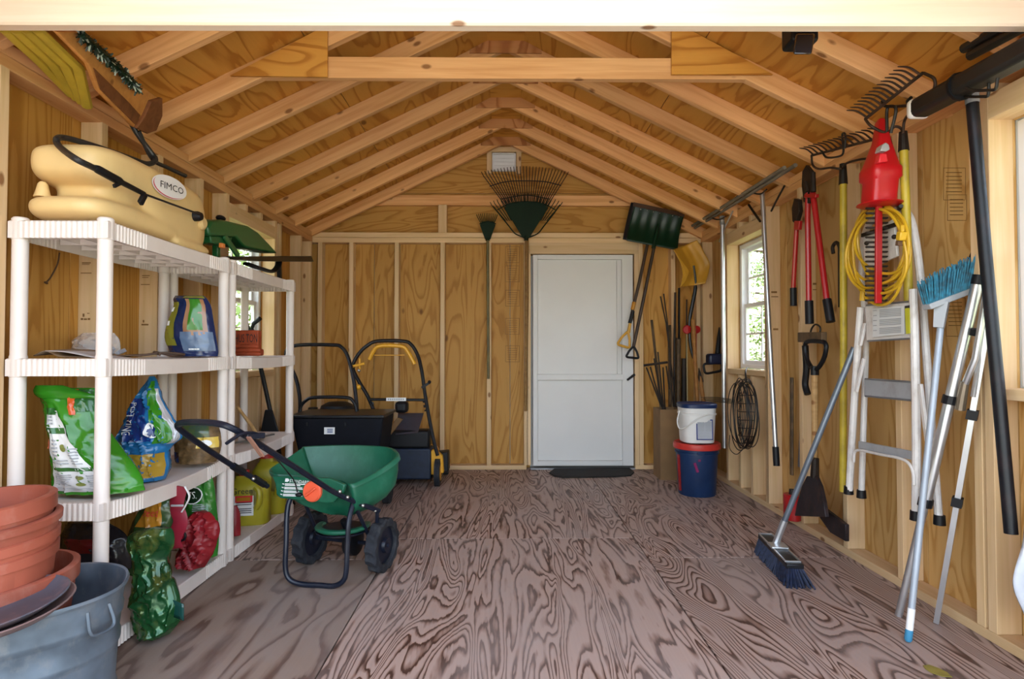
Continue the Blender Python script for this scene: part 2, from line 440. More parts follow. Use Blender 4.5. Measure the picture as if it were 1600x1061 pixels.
# side walls
def opening(wallx, y0, y1, z0, z1):
    return (y0, y1, z0, z1)
WZ0, WZ1 = .906, 1.865
RW1 = (3.83, 4.474); RW2 = (1.36, 2.03); LW1 = (3.55, 4.25)
def side(name, xs_, sgn, y0, y1, wins, cuts, studs, stops):
    PLYL = PLYS if sgn > 0 else PLYV
    wl = structure(name)
    xo = xs_ + sgn * .006
    edges = sorted(set(cuts + [y0, y1] + [e for q in wins for e in q]))
    for a, b_ in zip(edges[:-1], edges[1:]):
        if any(q[0] <= a and b_ <= q[1] for q in wins):
            for za, zb in ((0, WZ0), (WZ1, ZP)):
                piece('sheathing_panel', (xo, (a + b_) / 2, (za + zb) / 2), (zb - za, b_ - a - .003, .012), V(0, 0, 1), V(0, 1, 0), PLYL, wl)
        else:
            piece('sheathing_panel', (xo, (a + b_) / 2, ZP / 2), (ZP, b_ - a - .003, .012), V(0, 0, 1), V(0, 1, 0), PLYL, wl)
    xc = (xs_ - sgn * .0445)
    for y in studs:
        piece('stud', (xc, y, 1.0215), (1.967, .089, .038), V(0, 0, 1), V(1, 0, 0), LUM, wl)
    for z in (2.0235, 2.0695):
        board('top_plate', (xc, y0, z), (xc, y1 - .1, z), .089, .044, RAF, wl, V(1, 0, 0))
    board('bottom_plate', (xc, y0, .019), (xc, y1 - .1, .019), .089, .037, LUM, wl, V(1, 0, 0))
    for q in wins:
        for y in (q[0] - .019, q[1] + .019):
            piece('stud', (xc, y, 1.0215), (1.967, .089, .038), V(0, 0, 1), V(1, 0, 0), LUM, wl)
        n = 2
        for k in range(1, n + 1):
            y = q[0] + (q[1] - q[0]) * k / (n + 1)
            piece('cripple_stud', (xc, y, .45), (.83, .089, .038), V(0, 0, 1), V(1, 0, 0), LUM, wl)
            piece('cripple_stud', (xc, y, 1.98), (.045, .089, .038), V(0, 0, 1), V(1, 0, 0), LUM, wl)
        board('window_header', (xc, q[0], 1.912), (xc, q[1], 1.912), .089, .089, LUM, wl, V(1, 0, 0))
        board('rough_sill', (xc, q[0], .887), (xc, q[1], .887), .089, .038, LUM, wl, V(1, 0, 0))
    return wl
wr = side('wall_right', XR, 1, .72, 5.17, [RW1, RW2], [2.48, 3.70], [3.863 - .06, 3.367, 2.935, 2.526, 2.10, 5.05, 1.15, .74], 0)
wl_ = side('wall_left', XL, -1, .72, 5.17, [LW1], [1.93, 2.38, 3.50, 4.72], [.74, 1.15, 1.957, 2.446, 2.845, 3.229, 4.36, 4.80, 5.05], 0)
# windows: white vinyl double hung units
GL, t, b = newmat('window_glass')
b.inputs['Base Color'].default_value = (1, 1, 1, 1); b.inputs['Roughness'].default_value = 0.0; b.inputs['Transmission Weight'].default_value = 1.0; b.inputs['IOR'].default_value = 1.02
VINYL = plain('white_vinyl', (.82, .82, .84), .35, vary=.01)
def window(name, xs_, sgn, q):
    wn = structure(name)
    x = xs_ + sgn * .040
    y0, y1, z0, z1 = q[0] + .004, q[1] - .004, WZ0 + .004, WZ1 - .004
    def rect(y0, y1, z0, z1, t, d, x, nm):
        m = MB()
        for (a, b_, c, e) in ((y0, y0 + t, z0, z1), (y1 - t, y1, z0, z1), (y0 + t, y1 - t, z0, z0 + t), (y0 + t, y1 - t, z1 - t, z1)):
            m.box((x, (a + b_) / 2, (c + e) / 2), (d, b_ - a, e - c))
        return m.build(nm, VINYL, wn, bevel=.002)
    rect(y0, y1, z0, z1, .03, .055, x, 'window_frame')
    zm = (z0 + z1) / 2
    for (a, c, dx) in ((z0 + .028, zm + .018, 0), (zm - .018, z1 - .028, sgn * .022)):
        rect(y0 + .028, y1 - .028, a, c, .032, .02, x + dx, 'sash')
        m = MB(); gy0, gy1, gz0, gz1 = y0 + .06, y1 - .06, a + .03, c - .03
        m.box((x + dx, (gy0 + gy1) / 2, (gz0 + gz1) / 2), (.010, .014, gz1 - gz0)); m.box((x + dx, (gy0 + gy1) / 2, (gz0 + gz1) / 2), (.010, gy1 - gy0, .014))
        m.build('muntin', VINYL, wn)
        MB().box((x + dx, (gy0 + gy1) / 2, (gz0 + gz1) / 2), (.004, gy1 - gy0 + .008, gz1 - gz0 + .008)).build('pane', GL, wn)
    # painted jamb liner
    m = MB(); xa, xb = xs_ - sgn * .089, xs_
    return wn
window('window_1', XR, 1, RW1); window('window_2', XR, 1, RW2); window('window_3', XL, -1, LW1)

# roof: rafters, gussets, sheathing
ce = structure('ceiling')
GUS = plywood('gusset_plywood', (.50, .235, .085), (.44, .19, .06), (.32, .12, .035), 3.5, 1.2, 6, .3)
RY = [5.066 - .392 * k for k in range(12)]
L_ = math.sqrt(1 + S * S)
nrm = {1: V(-S, 0, 1).normalized(), -1: V(S, 0, 1).normalized()}
for i, y in enumerate(RY):
    for sg in (-1, 1):
        a = V(sg * 1.86, y, zr(1.86)); c = V(0, y, zr(0))
        n_ = V(sg * S, 0, 1).normalized()
        board('rafter', a + n_ * .0445, c + n_ * .0445 + (c - a).normalized() * -.0, .038, .089, RAF, ce, V(0, 1, 0))
    zt = zr(0) + .098
    if i != 6:
        hw = .22; zb = zr(0) - .030
        MB().prism([(-hw, y - .025, zb), (hw, y - .025, zb), (hw, y - .025, zr(hw) + .095), (.02, y - .025, zt), (-.02, y - .025, zt), (-hw, y - .025, zr(hw) + .095)], V(0, .011, 0)).build('gusset', GUS, ce, smooth=0)
yt = RY[6]
zc0, zc1 = at(780, 123, Y=yt - .02).z, at(780, 90, Y=yt - .02).z
board('collar_tie', (-1.36, yt - .001, (zc0 + zc1) / 2), (1.34, yt - .001, (zc0 + zc1) / 2 + .004), zc1 - zc0, .036, RAF, ce, V(0, 0, 1))
g0 = [at(*p, Y=yt - .03) for p in ((360, 119), (512, 121), (512, 45), (492, 50))]
g1 = [at(*p, Y=yt - .03) for p in ((1207, 117), (1049, 117), (1049, 42), (1075, 46))]
for g in (g0, g1): MB().prism(g, V(0, .011, 0)).build('gusset', PLYR, ce, smooth=0)
for sg in (-1, 1):
    n_ = V(sg * S, 0, 1).normalized(); d_ = V(-sg, 0, S).normalized()
    e0 = V(sg * 2.02, 0, zr(2.02)); e1 = V(0, 0, zr(0)); tot = (e1 - e0).length
    for j, (u0, u1) in enumerate(((0, tot * .55), (tot * .55, tot))):
        off = 0.0 if j == 0 else .0
        ys = [.66, 1.55, 2.73, 5.20] if j else [.66, 1.55, 3.884, 5.20]
        for y0, y1 in zip(ys[:-1], ys[1:]):
            c = e0 + d_ * ((u0 + u1) / 2) + n_ * (.089 + .007)
            piece('roof_panel', (c.x, (y0 + y1) / 2, c.z), (y1 - y0 - .004, u1 - u0 - .003, .012), V(0, 1, 0), d_, PLYR, ce)
# weather skin outside: shingled roof decks, ridge and siding
OUT = structure('roof')
SHG = plain('asphalt_shingle', (.12, .11, .10), .9, vary=.15, scale=20)
SID = plain('painted_siding', (.62, .60, .54), .7, vary=.03)
for sg in (-1, 1):
    n_ = V(sg * S, 0, 1).normalized(); d_ = V(-sg, 0, S).normalized()
    e0 = V(sg * 2.06, 0, zr(2.06)); e1 = V(0, 0, zr(0)); tot = (e1 - e0).length
    c = (e0 + e1) / 2 + n_ * .118
    piece('shingle_course', (c.x, 2.95, c.z), (4.70, tot + .10, .016), V(0, 1, 0), d_, SHG, OUT)
piece('ridge_cap', (0, 2.95, zr(0) + .138), (4.70, .30, .03), V(0, 1, 0), V(1, 0, 0), SHG, OUT)
MB().prism([(-.12, 2.95, zr(0) + .045), (.12, 2.95, zr(0) + .045), (0, 2.95, zr(0) + .125)], V(0, 4.5, 0)).build('ridge_strip', PLYR, ce, smooth=0)
for x, y0, y1, wins in ((XR + .026, .72, 5.22, [RW1, RW2]), (XL - .026, .72, 5.22, [LW1])):
    ed = sorted({y0, y1} | {e for q in wins for e in q})
    for a, b_ in zip(ed[:-1], ed[1:]):
        for za, zb2 in (((-.1, WZ0), (WZ1, 2.2)) if any(q[0] <= a and b_ <= q[1] for q in wins) else ((-.1, 2.2),)):
            piece('siding_board', (x, (a + b_) / 2, (za + zb2) / 2), (zb2 - za, b_ - a, .022), V(0, 0, 1), V(0, 1, 0), SID, wr if x > 0 else wl_)
for x0, x1 in ((XL - .04, dx0), (dx1, XR + .04)):
    piece('siding_board', ((x0 + x1) / 2, BY + .026, 1.05), (2.3, x1 - x0, .022), V(0, 0, 1), V(1, 0, 0), SID, wb)
piece('siding_board', ((dx0 + dx1) / 2, BY + .026, (dz + 2.2) / 2), (2.2 - dz, dx1 - dx0, .022), V(0, 0, 1), V(1, 0, 0), SID, wb)
MB().prism([(-1.86, BY + .027, 2.15), (1.86, BY + .027, 2.15), (0, BY + .027, 3.06)], V(0, .02, 0)).build('siding_board', SID, wb, smooth=0)
# header beam across the front opening
bm_ = structure('trim_1')
zb = at(790, 43, Y=1.70).z + .020
piece('header_beam', (0, 1.735, zb + .072), (4.0, .15, .042), V(4, 0, .020), V(0, 0, 1), BEAM, bm_, .006)

# outdoors: ground and trees seen through the windows and doors
gr = structure('ground')
GRS = plain('lawn', (.20, .26, .09), .9, vary=.2, scale=3)
GRV = plain('gravel_drive', (.50, .47, .43), .9, vary=.12, scale=14, bumpy=.4)
def sheet(nm, x0, x1, y0, y1, z, mt):
    MB().box(((x0 + x1) / 2, (y0 + y1) / 2, z - .05), (x1 - x0, y1 - y0, .1)).build(nm, mt, gr)
sheet('lawn_area', -30, 30, -30, 30, -.22, GRS)
sheet('drive', -4, 4, -14, .6, -.17, GRV)
# ------------------------------------------------------------------ print, bags, small builders
def text_geo(body, size=1.0, bold=0.0, shear=0.0, space=1.0):
    """outlines of the lettering, scaled to a unit-wide box: (points in 0..1 by 0..h, faces)"""
    cu = bpy.data.curves.new('lettering', 'FONT'); cu.body = body; cu.offset = bold; cu.shear = shear; cu.resolution_u = 2; cu.space_character = space; cu.fill_mode = 'NONE'
    o = bpy.data.objects.new('lettering', cu); COL.objects.link(o)
    bpy.context.view_layer.update()
    me = o.evaluated_get(bpy.context.evaluated_depsgraph_get()).to_mesh()
    from mathutils.geometry import tessellate_polygon
    nx = {}
    for e in me.edges:
        a, b = e.vertices; nx.setdefault(a, []).append(b); nx.setdefault(b, []).append(a)
    seen = set(); loops = []
    for st_ in nx:
        if st_ in seen: continue
        L = [st_]; seen.add(st_); cur = st_
        while True:
            k = [q for q in nx[cur] if q not in seen]
            if not k: break
            cur = k[0]; seen.add(cur); L.append(cur)
        P = []
        for i in L:
            p = me.vertices[i].co
            if not P or (p - P[-1]).length > .006: P.append(p.copy())
        if len(P) > 2: loops.append(P)
    def inside(p, poly):
        c = False; n = len(poly)
        for i in range(n):
            a, b = poly[i], poly[i - 1]
            if (a.y > p.y) != (b.y > p.y) and p.x < (b.x - a.x) * (p.y - a.y) / (b.y - a.y) + a.x: c = not c
        return c
    vs, fs = [], []
    for i, P in enumerate(loops):
        if any(inside(P[0], Q) for j, Q in enumerate(loops) if j != i): continue       # a counter: cut from its letter below
        grp = [P] + [Q for j, Q in enumerate(loops) if j != i and inside(Q[0], P)]
        o_ = len(vs); vs += [(p.x, p.y) for Q in grp for p in Q]
        fs += [[o_ + k for k in f] for f in tessellate_polygon(grp)]
    bpy.data.objects.remove(o); bpy.data.curves.remove(cu)
    x0 = min(v[0] for v in vs); x1 = max(v[0] for v in vs); y0 = min(v[1] for v in vs); y1 = max(v[1] for v in vs)
    return [((x - x0) / (x1 - x0), (y - y0) / (y1 - y0)) for x, y in vs], fs
def lettering(body, fn, name, mat, parent, bold=.0, shear=0.0, space=1.0):
    """fn(u, v) carries the unit box onto a surface, v up"""
    vs, fs = text_geo(body, bold=bold, shear=shear, space=space)
    return MB().add([fn(u, v) for u, v in vs], fs).build(name, mat, parent, smooth=0)
def poly_fn(p0, pu, pv):
    p0 = Vector(p0); pu = Vector(pu) - p0; pv = Vector(pv) - p0
    return lambda u, v: p0 + pu * u + pv * v
def lerp(a, b, t): return a + (b - a) * t
def interp(tab, v):
    for (a, x), (b, y) in zip(tab[:-1], tab[1:]):
        if v <= b: return lerp(x, y, 0 if b == a else max(0, (v - a) / (b - a)))
    return tab[-1][1]
class Bag:
    """a filled sack: outline rows (py, left px, right px) on a plane of the room, swelling to both sides of it"""
    def __init__(s, rows, thick, nrm=V(0, -1, 0), wr=.013, freq=14, seed=0, power=.75, **plane):
        s.L = catmull([at(l, y, **plane) for y, l, r in rows], 5); s.Rr = catmull([at(r, y, **plane) for y, l, r in rows], 5)
        s.th = thick; s.n = Vector(nrm).normalized(); s.wr = wr; s.fq = freq; s.sd = V(seed * 3.1, seed * 1.7, seed); s.pw = power
    def edge(s, v):
        m = len(s.L) - 1; i = min(m - 1, int(v * m)); t = v * m - i
        return s.L[i].lerp(s.L[i + 1], t), s.Rr[i].lerp(s.Rr[i + 1], t)
    def pt(s, c, v, side=1, off=0.0):
        """c across -1..1, v down 0..1"""
        l, r = s.edge(v); th = interp(s.th, v)
        p = l.lerp(r, (c + 1) / 2)
        q = (p + s.sd) * s.fq
        q2 = Vector((q.x * 1.5 + q.z * .6, q.y * 1.5, q.z * .7 - q.x * .5))
        cr = 1 - 2.2 * abs(mnoise.noise(q2)); cr2 = 1 - 2.4 * abs(mnoise.noise(q2 * 2.7 + Vector((5, 3, 1))))
        wv = s.wr * (.55 * mnoise.noise(q * .7) + .75 * max(0, cr) ** 3 + .35 * max(0, cr2) ** 3 - .3) * min(1, 3 * (1 - abs(c)) + .35)
        d = th * max(0.0, 1 - abs(c) ** 2.2) ** s.pw
        return p + s.n * (side * d + wv + off)
    def mesh(s, nu=30, nv=52):
        loops = []
        for j in range(nv + 1):
            v = j / nv
            fr = [s.pt(-math.cos(PI * i / nu), v, 1) for i in range(nu + 1)]
            bk = [s.pt(math.cos(PI * i / nu), v, -1) for i in range(1, nu)]
            loops.append(fr + bk)
        return MB().loft(loops)
    def patch(s, c0, c1, v0, v1, name, mat, parent, off=.0025, nu=10, nv=10, skew=0.0):
        def fn(u, w_):
            v = lerp(v0, v1, w_); c = lerp(c0, c1, u) + skew * (w_ - .5)
            return s.pt(max(-.99, min(.99, c)), v, 1, off)
        m = MB().grid(fn, nu, nv)
        return m.build(name, mat, parent, smooth=60)
    def disc(s, c, v, rc, rv, name, mat, parent, off=.004):
        pts = [s.pt(c, v, 1, off)] + [s.pt(c + rc * math.cos(2 * PI * i / 18), v + rv * math.sin(2 * PI * i / 18), 1, off) for i in range(18)]
        return MB().add(pts, [(0, 1 + i, 1 + (i + 1) % 18) for i in range(18)]).build(name, mat, parent)
    def text(s, body, c0, c1, v0, v1, name, mat, parent, off=.0045, vertical=False, bold=.0, shear=0.0):
        if vertical: fn = lambda u, w_: s.pt(lerp(c0, c1, w_), lerp(v0, v1, u), 1, off)
        else: fn = lambda u, w_: s.pt(lerp(c0, c1, u), lerp(v1, v0, w_), 1, off)
        return lettering(body, fn, name, mat, parent, bold, shear)
    def lines(s, c0, c1, v0, v1, n, name, mat, parent, off=.0042, fill=.45, seed=1):
        rnd = random.Random(seed); m = MB()
        for k in range(n):
            a = lerp(v0, v1, k / n); b = a + (v1 - v0) / n * fill; e = lerp(c0, c1, rnd.uniform(.7, 1))
            m.grid(lambda u, w_: s.pt(lerp(c0, e, u), lerp(a, b, w_), 1, off), 6, 1)
        o = m.build(name, mat, parent, smooth=0); o['kind'] = 'stuff'; return o
def film(name, col, rough=.22, **kw): return plain(name, col, rough, vary=.12, scale=6, spec=.55, bumpy=.25, bscale=28, **kw)

# ------------------------------------------------------------------ white resin shelving, two units end to end
RESIN = plain('white_resin', (.74, .66, .60), .45, vary=.03, scale=4, spec=.4, dirt=(.45, .36, .28), dirtamt=.15)
SX0, SX1 = -1.690, -1.352
LEV = [.065, .525, 1.012, 1.482]
def shelf(lv, y0, y1, sag, t):
    z = LEV[lv]; m = MB()
    def sg(y): return -sag * max(0, 1 - ((y - (y0 + y1) / 2) / ((y1 - y0) / 2)) ** 2)
    m.grid(lambda u, v: V(lerp(SX0 + .004, SX1 - .004, u), lerp(y0 + .004, y1 - .004, v), z + sg(lerp(y0, y1, v))), 4, 14)
    m.grid(lambda u, v: V(lerp(SX1 - .004, SX0 + .004, u), lerp(y0 + .004, y1 - .004, v), z - .01 + sg(lerp(y0, y1, v))), 4, 14)
    # skirt with moulded ribs near the corners and along the short ends
    pts = []
    def run(p, q, out, long_):
        L = (q - p).length; n = int(L / .0045)
        for i in range(n):
            s_ = i * L / n; e = min(s_, L - s_)
            rib = .004 if (int(s_ / .009) % 2 and .04 < e < (.21 if long_ else 9)) else 0
            pts.append(p.lerp(q, i / n) + out * rib)
    a, b_, c, d = V(SX1, y0, 0), V(SX1, y1, 0), V(SX0, y1, 0), V(SX0, y0, 0)
    run(a, b_, V(-1, 0, 0), True); run(b_, c, V(0, -1, 0), False); run(c, d, V(1, 0, 0), True); run(d, a, V(0, 1, 0), False)
    cx = V((SX0 + SX1) / 2, (y0 + y1) / 2, 0)
    def ring(ins, dz): return [p + (V(cx.x - p.x, cx.y - p.y, 0).normalized() * ins) + V(0, 0, z + dz + sg(p.y)) for p in pts]
    m.loft([ring(.006, 0), ring(0, -.004), ring(0, -.060), ring(.006, -.060), ring(.006, -.01)], False, False)
    for k in range(1, 8):
        y = lerp(y0, y1, k / 8); m.box(((SX0 + SX1) / 2, y, z - .026 + sg(y)), (SX1 - SX0 - .02, .005, .032))
    for k in range(1, 4):
        x = lerp(SX0, SX1, k / 4)
        m.grid(lambda u, v: V(x, lerp(y0 + .01, y1 - .01, u), z - .01 - .03 * v + sg(lerp(y0, y1, u))), 14, 1)
    return m.build('shelf', RESIN, t, smooth=30)
def shelf_unit(y0, y1, label, sags):
    t = thing('shelving_unit', label, 'shelves', ((SX0 + SX1) / 2, (y0 + y1) / 2, 0), 0, 'white resin shelving units')
    for x in (SX0 + .024, SX1 - .024):
        for y in (y0 + .024, y1 - .024):
            pr = []
            for z0, z1 in zip(LEV[:-1], LEV[1:]):
                pr += [(.0255, z0 - .06), (.0255, z0 + .006), (.0235, z0 + .012), (.0235, z1 - .064), (.0255, z1 - .062)]
            pr = [(.0255, 0)] + pr[1:] + [(.0255, LEV[-1] + .008), (.021, LEV[-1] + .013)]
            MB().lathe(pr, (x, y, 0), n=18).build('post', RESIN, t)
    for i in range(4): shelf(i, y0, y1, sags[i], t)
    return t
shelf_unit(1.965, 2.845, 'white resin shelving unit nearer the front, under the cream tank', [.0, .022, .006, .004])
shelf_unit(2.872, 3.715, 'white resin shelving unit farther back, under the green blade tool', [.0, .012, .008, .004])

# ------------------------------------------------------------------ cream spray tank with hose and wand
TANK = plain('cream_tank_plastic', (.74, .52, .23), .42, vary=.05, scale=3, spec=.4, dirt=(.45, .30, .13), dirtamt=.25)
TY0, TY1, TXC = 1.965, 2.72, -1.53
def sup(m, c, h, p=.5, q=.55, n=40, k=20):
    """a rounded block: superellipsoid with half sizes h"""
    def pw(x, e): return math.copysign(abs(x) ** e, x)
    m.grid(lambda u, v: V(c[0] + h[0] * pw(math.cos((v - .5) * PI), q) * pw(math.cos(2 * PI * u), p), c[1] + h[1] * pw(math.cos((v - .5) * PI), q) * pw(math.sin(2 * PI * u), p), c[2] + h[2] * pw(math.sin((v - .5) * PI), q)), n, k, closeu=True)
m = MB()
sup(m, (TXC, 2.345, 1.698), (.150, .378, .084), .45, .6)          # upper lobe
sup(m, (TXC, 2.26, 1.538), (.150, .300, .054), .5, .7)            # lower lobe with its nose
sup(m, (TXC, 2.385, 1.61), (.118, .325, .110), .45, .5)           # waist between them
sup(m, (TXC, 2.47, 1.620), (.148, .250, .134), .40, .45)          # plain rear half
for yy in (2.56,): sup(m, (-1.395, yy, 1.50), (.022, .14, .022), .5, .7, 20, 12)
sp = thing('spray_tank', 'long cream plastic spray tank with black hose, lying on top of the front shelving unit', 'sprayer', (TXC, 2.3, 1.484))
tk = m.build('tank', TANK, sp, smooth=180)
md = tk.modifiers.new('fuse', 'REMESH'); md.mode = 'VOXEL'; md.voxel_size = .0075; md.use_smooth_shade = True
md = tk.modifiers.new('relax', 'SMOOTH'); md.factor = .5; md.iterations = 10
MB().lathe([(0, 0), (.026, 0), (.020, .022), (.015, .046), (.009, .054), (0, .055)], (-1.612, 2.012, 1.572), n=16).build('lug', TANK, sp)
m = MB(); m.lathe([(0, 0), (.03, 0), (.032, .02), (.02, .03), (0, .03)], (-1.395, 2.62, 1.62), V(1, 0, 0), 18).build('filler_ring', TANK, sp)
MB().lathe([(0, 0), (.022, 0), (.022, .03), (.016, .045), (0, .045)], at(310, 338, X=-1.365) - V(.03, 0, 0), V(1, 0, 0), 16).build('outlet_cap', BLK, sp)
# maker's oval on the aisle side
LX = TXC + .154
DECAL = plain('decal_white', (.82, .80, .78), .35, vary=.01); DRED = plain('decal_red', (.62, .02, .03), .35, vary=.02); DBLK = plain('decal_black', (.015, .015, .015), .4, vary=.02)
p0 = at(265, 293, X=LX); du = (at(292, 303, X=LX) - at(238, 284, X=LX)) / 2; dv = V(0, 0, 1) * .046
def oval(r0, r1, a0, a1, off, shift=0.0, n=40):
    vs = []
    for i in range(n + 1):
        a = lerp(a0, a1, i / n); w_ = 1 if a1 - a0 > 6 else math.sin(PI * i / n)
        for r in (r1 - (r1 - r0) * w_, r1): vs.append(p0 + du * (r * math.cos(a)) + dv * (r * math.sin(a)) + V(off, 0, 0))
    return MB().add(vs, [(2 * i, 2 * i + 1, 2 * i + 3, 2 * i + 2) for i in range(n)])
oval(0, 1, 0, 2 * PI, .0025).build('oval_label', DECAL, sp, smooth=0)
oval(.86, .94, PI * .82, PI * 1.80, .0035).build('label_arc', DRED, sp, smooth=0)
lettering('FIMCO', poly_fn(p0 + du * -.56 + dv * -.24 + V(.004, 0, 0), p0 + du * .78 + dv * -.24 + V(.004, 0, 0), p0 + du * -.56 + dv * .34 + V(.004, 0, 0)), 'label_lettering', DBLK, sp, bold=.018)
RUB = plain('black_rubber', (.018, .017, .017), .42, vary=.1, spec=.5)
hp = [at(190, 160, Y=2.30), at(212, 205, Y=2.36), at(236, 238, Y=2.42), at(243, 250, Y=2.42), at(230, 256, Y=2.38), at(200, 246, Y=2.28), at(150, 229, Y=2.12), at(105, 216, Y=2.02), at(89, 217, Y=1.97), at(93, 229, Y=1.95), at(118, 248, X=-1.375), at(148, 263, X=-1.366)]
MB().tube(catmull(hp, 8), .0105, 10).build('hose', RUB, sp)
MB().tube(catmull([at(212, 205, Y=2.36) + V(.012, 0, 0), at(238, 248, Y=2.44), at(262, 262, Y=2.52), at(290, 275, Y=2.62)], 8), .009, 8).build('hose', RUB, sp)
w0, w1, w2, w3 = at(148, 262, X=-1.362), at(190, 285, X=-1.358), at(225, 303, X=-1.358), at(312, 335, X=-1.352)
MB().tube([w0, w0.lerp(w1, .1), w0.lerp(w1, .9), w1, w2], [.010, .014, .0145, .010, .009], 12).build('wand_grip', BLK, sp)
MB().bar(w1, at(178, 291, X=-1.356), .008, .012).build('trigger_guard', BLK, sp)
MB().bar(w2 + V(0, .005, 0), at(219, 318, X=-1.358), .014, .022).build('trigger', BLK, sp, bevel=.003)
MB().tube([w2, w3], .0045, 8).build('lance', BLKM, sp)

# ------------------------------------------------------------------ green blade tool on the far unit
GRN = plain('dark_green_paint', (.012, .12, .035), .34, vary=.08, spec=.55, coat=.2)
GX = -1.50
gt = thing('edging_tool', 'dark green machine part with flat black blade, lying on top of the far shelving unit', 'tool', at(360, 409, X=GX))
def pl(pts, X=GX): return [at(a, b, X=X) for a, b in pts]
body = pl([(306, 354), (312, 345), (330, 343), (347, 347), (372, 353), (388, 363), (405, 380), (420, 396), (405, 394), (385, 390), (366, 386), (352, 370), (330, 369), (308, 368)])
MB().prism(body, V(.12, 0, 0)).build('housing', GRN, gt, bevel=.012, seg=3)
MB().prism(pl([(316, 368), (352, 370), (349, 380), (340, 384), (318, 380)]), V(.08, 0, 0)).build('lower_housing', GRN, gt, bevel=.006)
MB().bar(at(350, 368, X=GX + .05), at(373, 401, X=GX + .05), .012, .034).build('strut', GRN, gt, bevel=.004)
MB().bar(at(338, 372, X=GX), at(338, 402, X=GX), .03, .03).build('foot', GRN, gt, bevel=.004)
MB().ball(at(345, 341, X=GX), .022, 12, 8, (1, 1.6, .7)).build('knob', BLK, gt)
MB().prism(pl([(350, 401), (465, 400), (469, 409), (390, 408), (350, 406)]), V(.20, 0, 0)).build('blade', plain('dark_blade_steel', (.05, .035, .02), .4, .6), gt, bevel=.002)
br = [at(385, 412, X=GX + .03), at(405, 419, X=GX + .03), at(425, 424, X=GX + .03), at(434, 416, X=GX + .03), at(436, 406, X=GX + .03)]
MB().tube(catmull(br, 5), .022, 8, flat=.5).build('guard', BLK, gt)
MB().bar(at(436, 408, X=GX + .03), at(437, 436, X=GX + .03), .02, .03).build('leg', BLK, gt)
ORG = plain('orange_plastic', (.80, .24, .05), .4, vary=.05)
MB().box(at(347, 384, X=GX + .06), (.02, .03, .024)).build('orange_tag', ORG, gt, bevel=.003)

# ------------------------------------------------------------------ third level: papers, clear pouch, wire, navy sack, orange cloth
PAPER = plain('grey_paper', (.50, .45, .42), .7, vary=.1)
z = LEV[2]
pm = MB().grid(lambda u, v: V(lerp(-1.665, -1.46, u), lerp(2.05, 2.33, v), z + .004 + .022 * math.exp(-((u - .2) / .16) ** 2) + .006 * math.sin(v * 3)), 14, 8)
pb = pm.build('paper_pouch', plain('brown_paper', (.30, .19, .11), .6, vary=.2), None, solid=.003); tag(pb, 'crumpled brown paper pouch lying flat on the front shelf, third level', 'pouch')
pm = MB().grid(lambda u, v: V(lerp(-1.60, -1.40, u), lerp(2.02, 2.20, v), z + .026 - .024 * u + .004 * math.sin(u * 5)), 10, 4)
tag(pm.build('leaflet', PAPER, None, solid=.002), 'grey leaflet lying over the brown pouch on the front shelf', 'leaflet')
CLEAR, t, b = newmat('clear_plastic_film')
b.inputs['Base Color'].default_value = (.85, .84, .84, 1); b.inputs['Roughness'].default_value = .15; b.inputs['Transmission Weight'].default_value = .75; b.inputs['IOR'].default_value = 1.15
bump(t, b, tnoise(t, objco(t, (30, 30, 30)), 1, 3), .8, .01)
cp = thing('parts_bag', 'clear plastic bag of small grey parts behind the front post, third shelf', 'bag', (-1.52, 2.42, z))
bg_ = Bag([(520, 130, 178), (530, 116, 186), (542, 113, 188), (553, 112, 187)], [(0, .01), (.4, .05), (1, .06)], wr=.012, freq=30, seed=4, Y=2.36)
bg_.mesh().build('film', CLEAR, cp, smooth=60)
GREYP = plain('grey_plastic_parts', (.30, .30, .32), .4, vary=.1)
m = MB()
for k in range(7): m.box((rr(-1.70 + .06, -1.60 + .02) + .02, 2.36 + rr(-.03, .03), z + .015 + rr(0, .03)), (rr(.02, .05), .02, .015), V(rr(-1, 1), rr(-1, 1), .2), V(0, 1, rr(-.5, .5)))
m.build('loose_parts', GREYP, cp)['kind'] = 'stuff'
wz = z + .006
tag(MB().tube(catmull([(-1.60, 2.44, wz), (-1.55, 2.50, wz + .004), (-1.50, 2.52, wz + .012), (-1.46, 2.56, wz + .010), (-1.44, 2.60, wz + .004), (-1.50, 2.62, wz), (-1.55, 2.56, wz + .016), (-1.49, 2.50, wz + .004)], 6), .005, 6).build('loose_cord', plain('brown_cord', (.10, .05, .025), .6), None), 'short brown cord curled on the shelf beside the navy sack', 'cord')
NAVY = film('navy_film', (.010, .022, .085)); OLIVE = film('olive_film', (.26, .25, .03)); LEAFG = film('leaf_green_film', (.045, .20, .02)); SKIN = film('tan_print', (.38, .19, .09)); JEAN = film('pale_blue_print', (.10, .15, .24)); WPRINT = plain('white_print', (.80, .80, .78), .3, vary=.02)
nv = thing('seed_sack', 'navy and olive glossy sack with garden photo print, standing on the third shelf', 'bag', (-1.48, 2.70, z))
B = Bag([(462, 274, 318), (468, 271, 324), (480, 272, 330), (505, 262, 334), (528, 258, 338), (548, 265, 341), (557, 268, 340)], [(0, .008), (.15, .04), (.5, .062), (1, .058)], wr=.008, seed=2, Y=2.69)
B.mesh().build('sack', NAVY, nv, smooth=60)
B.patch(-.97, -.40, .25, .76, 'side_print', OLIVE, nv, skew=.1); B.patch(-.2, .95, .02, .14, 'top_print', OLIVE, nv)
B.patch(.0, .84, .17, .64, 'photo_print', SKIN, nv, off=.003); B.patch(.18, .70, .17, .58, 'plant_print', LEAFG, nv, off=.0042); B.patch(-.12, .96, .60, .84, 'jeans_print', JEAN, nv, off=.004)
B.text('LAWN', -.80, -.62, .30, .62, 'side_lettering', WPRINT, nv, vertical=True, off=.005) if False else None
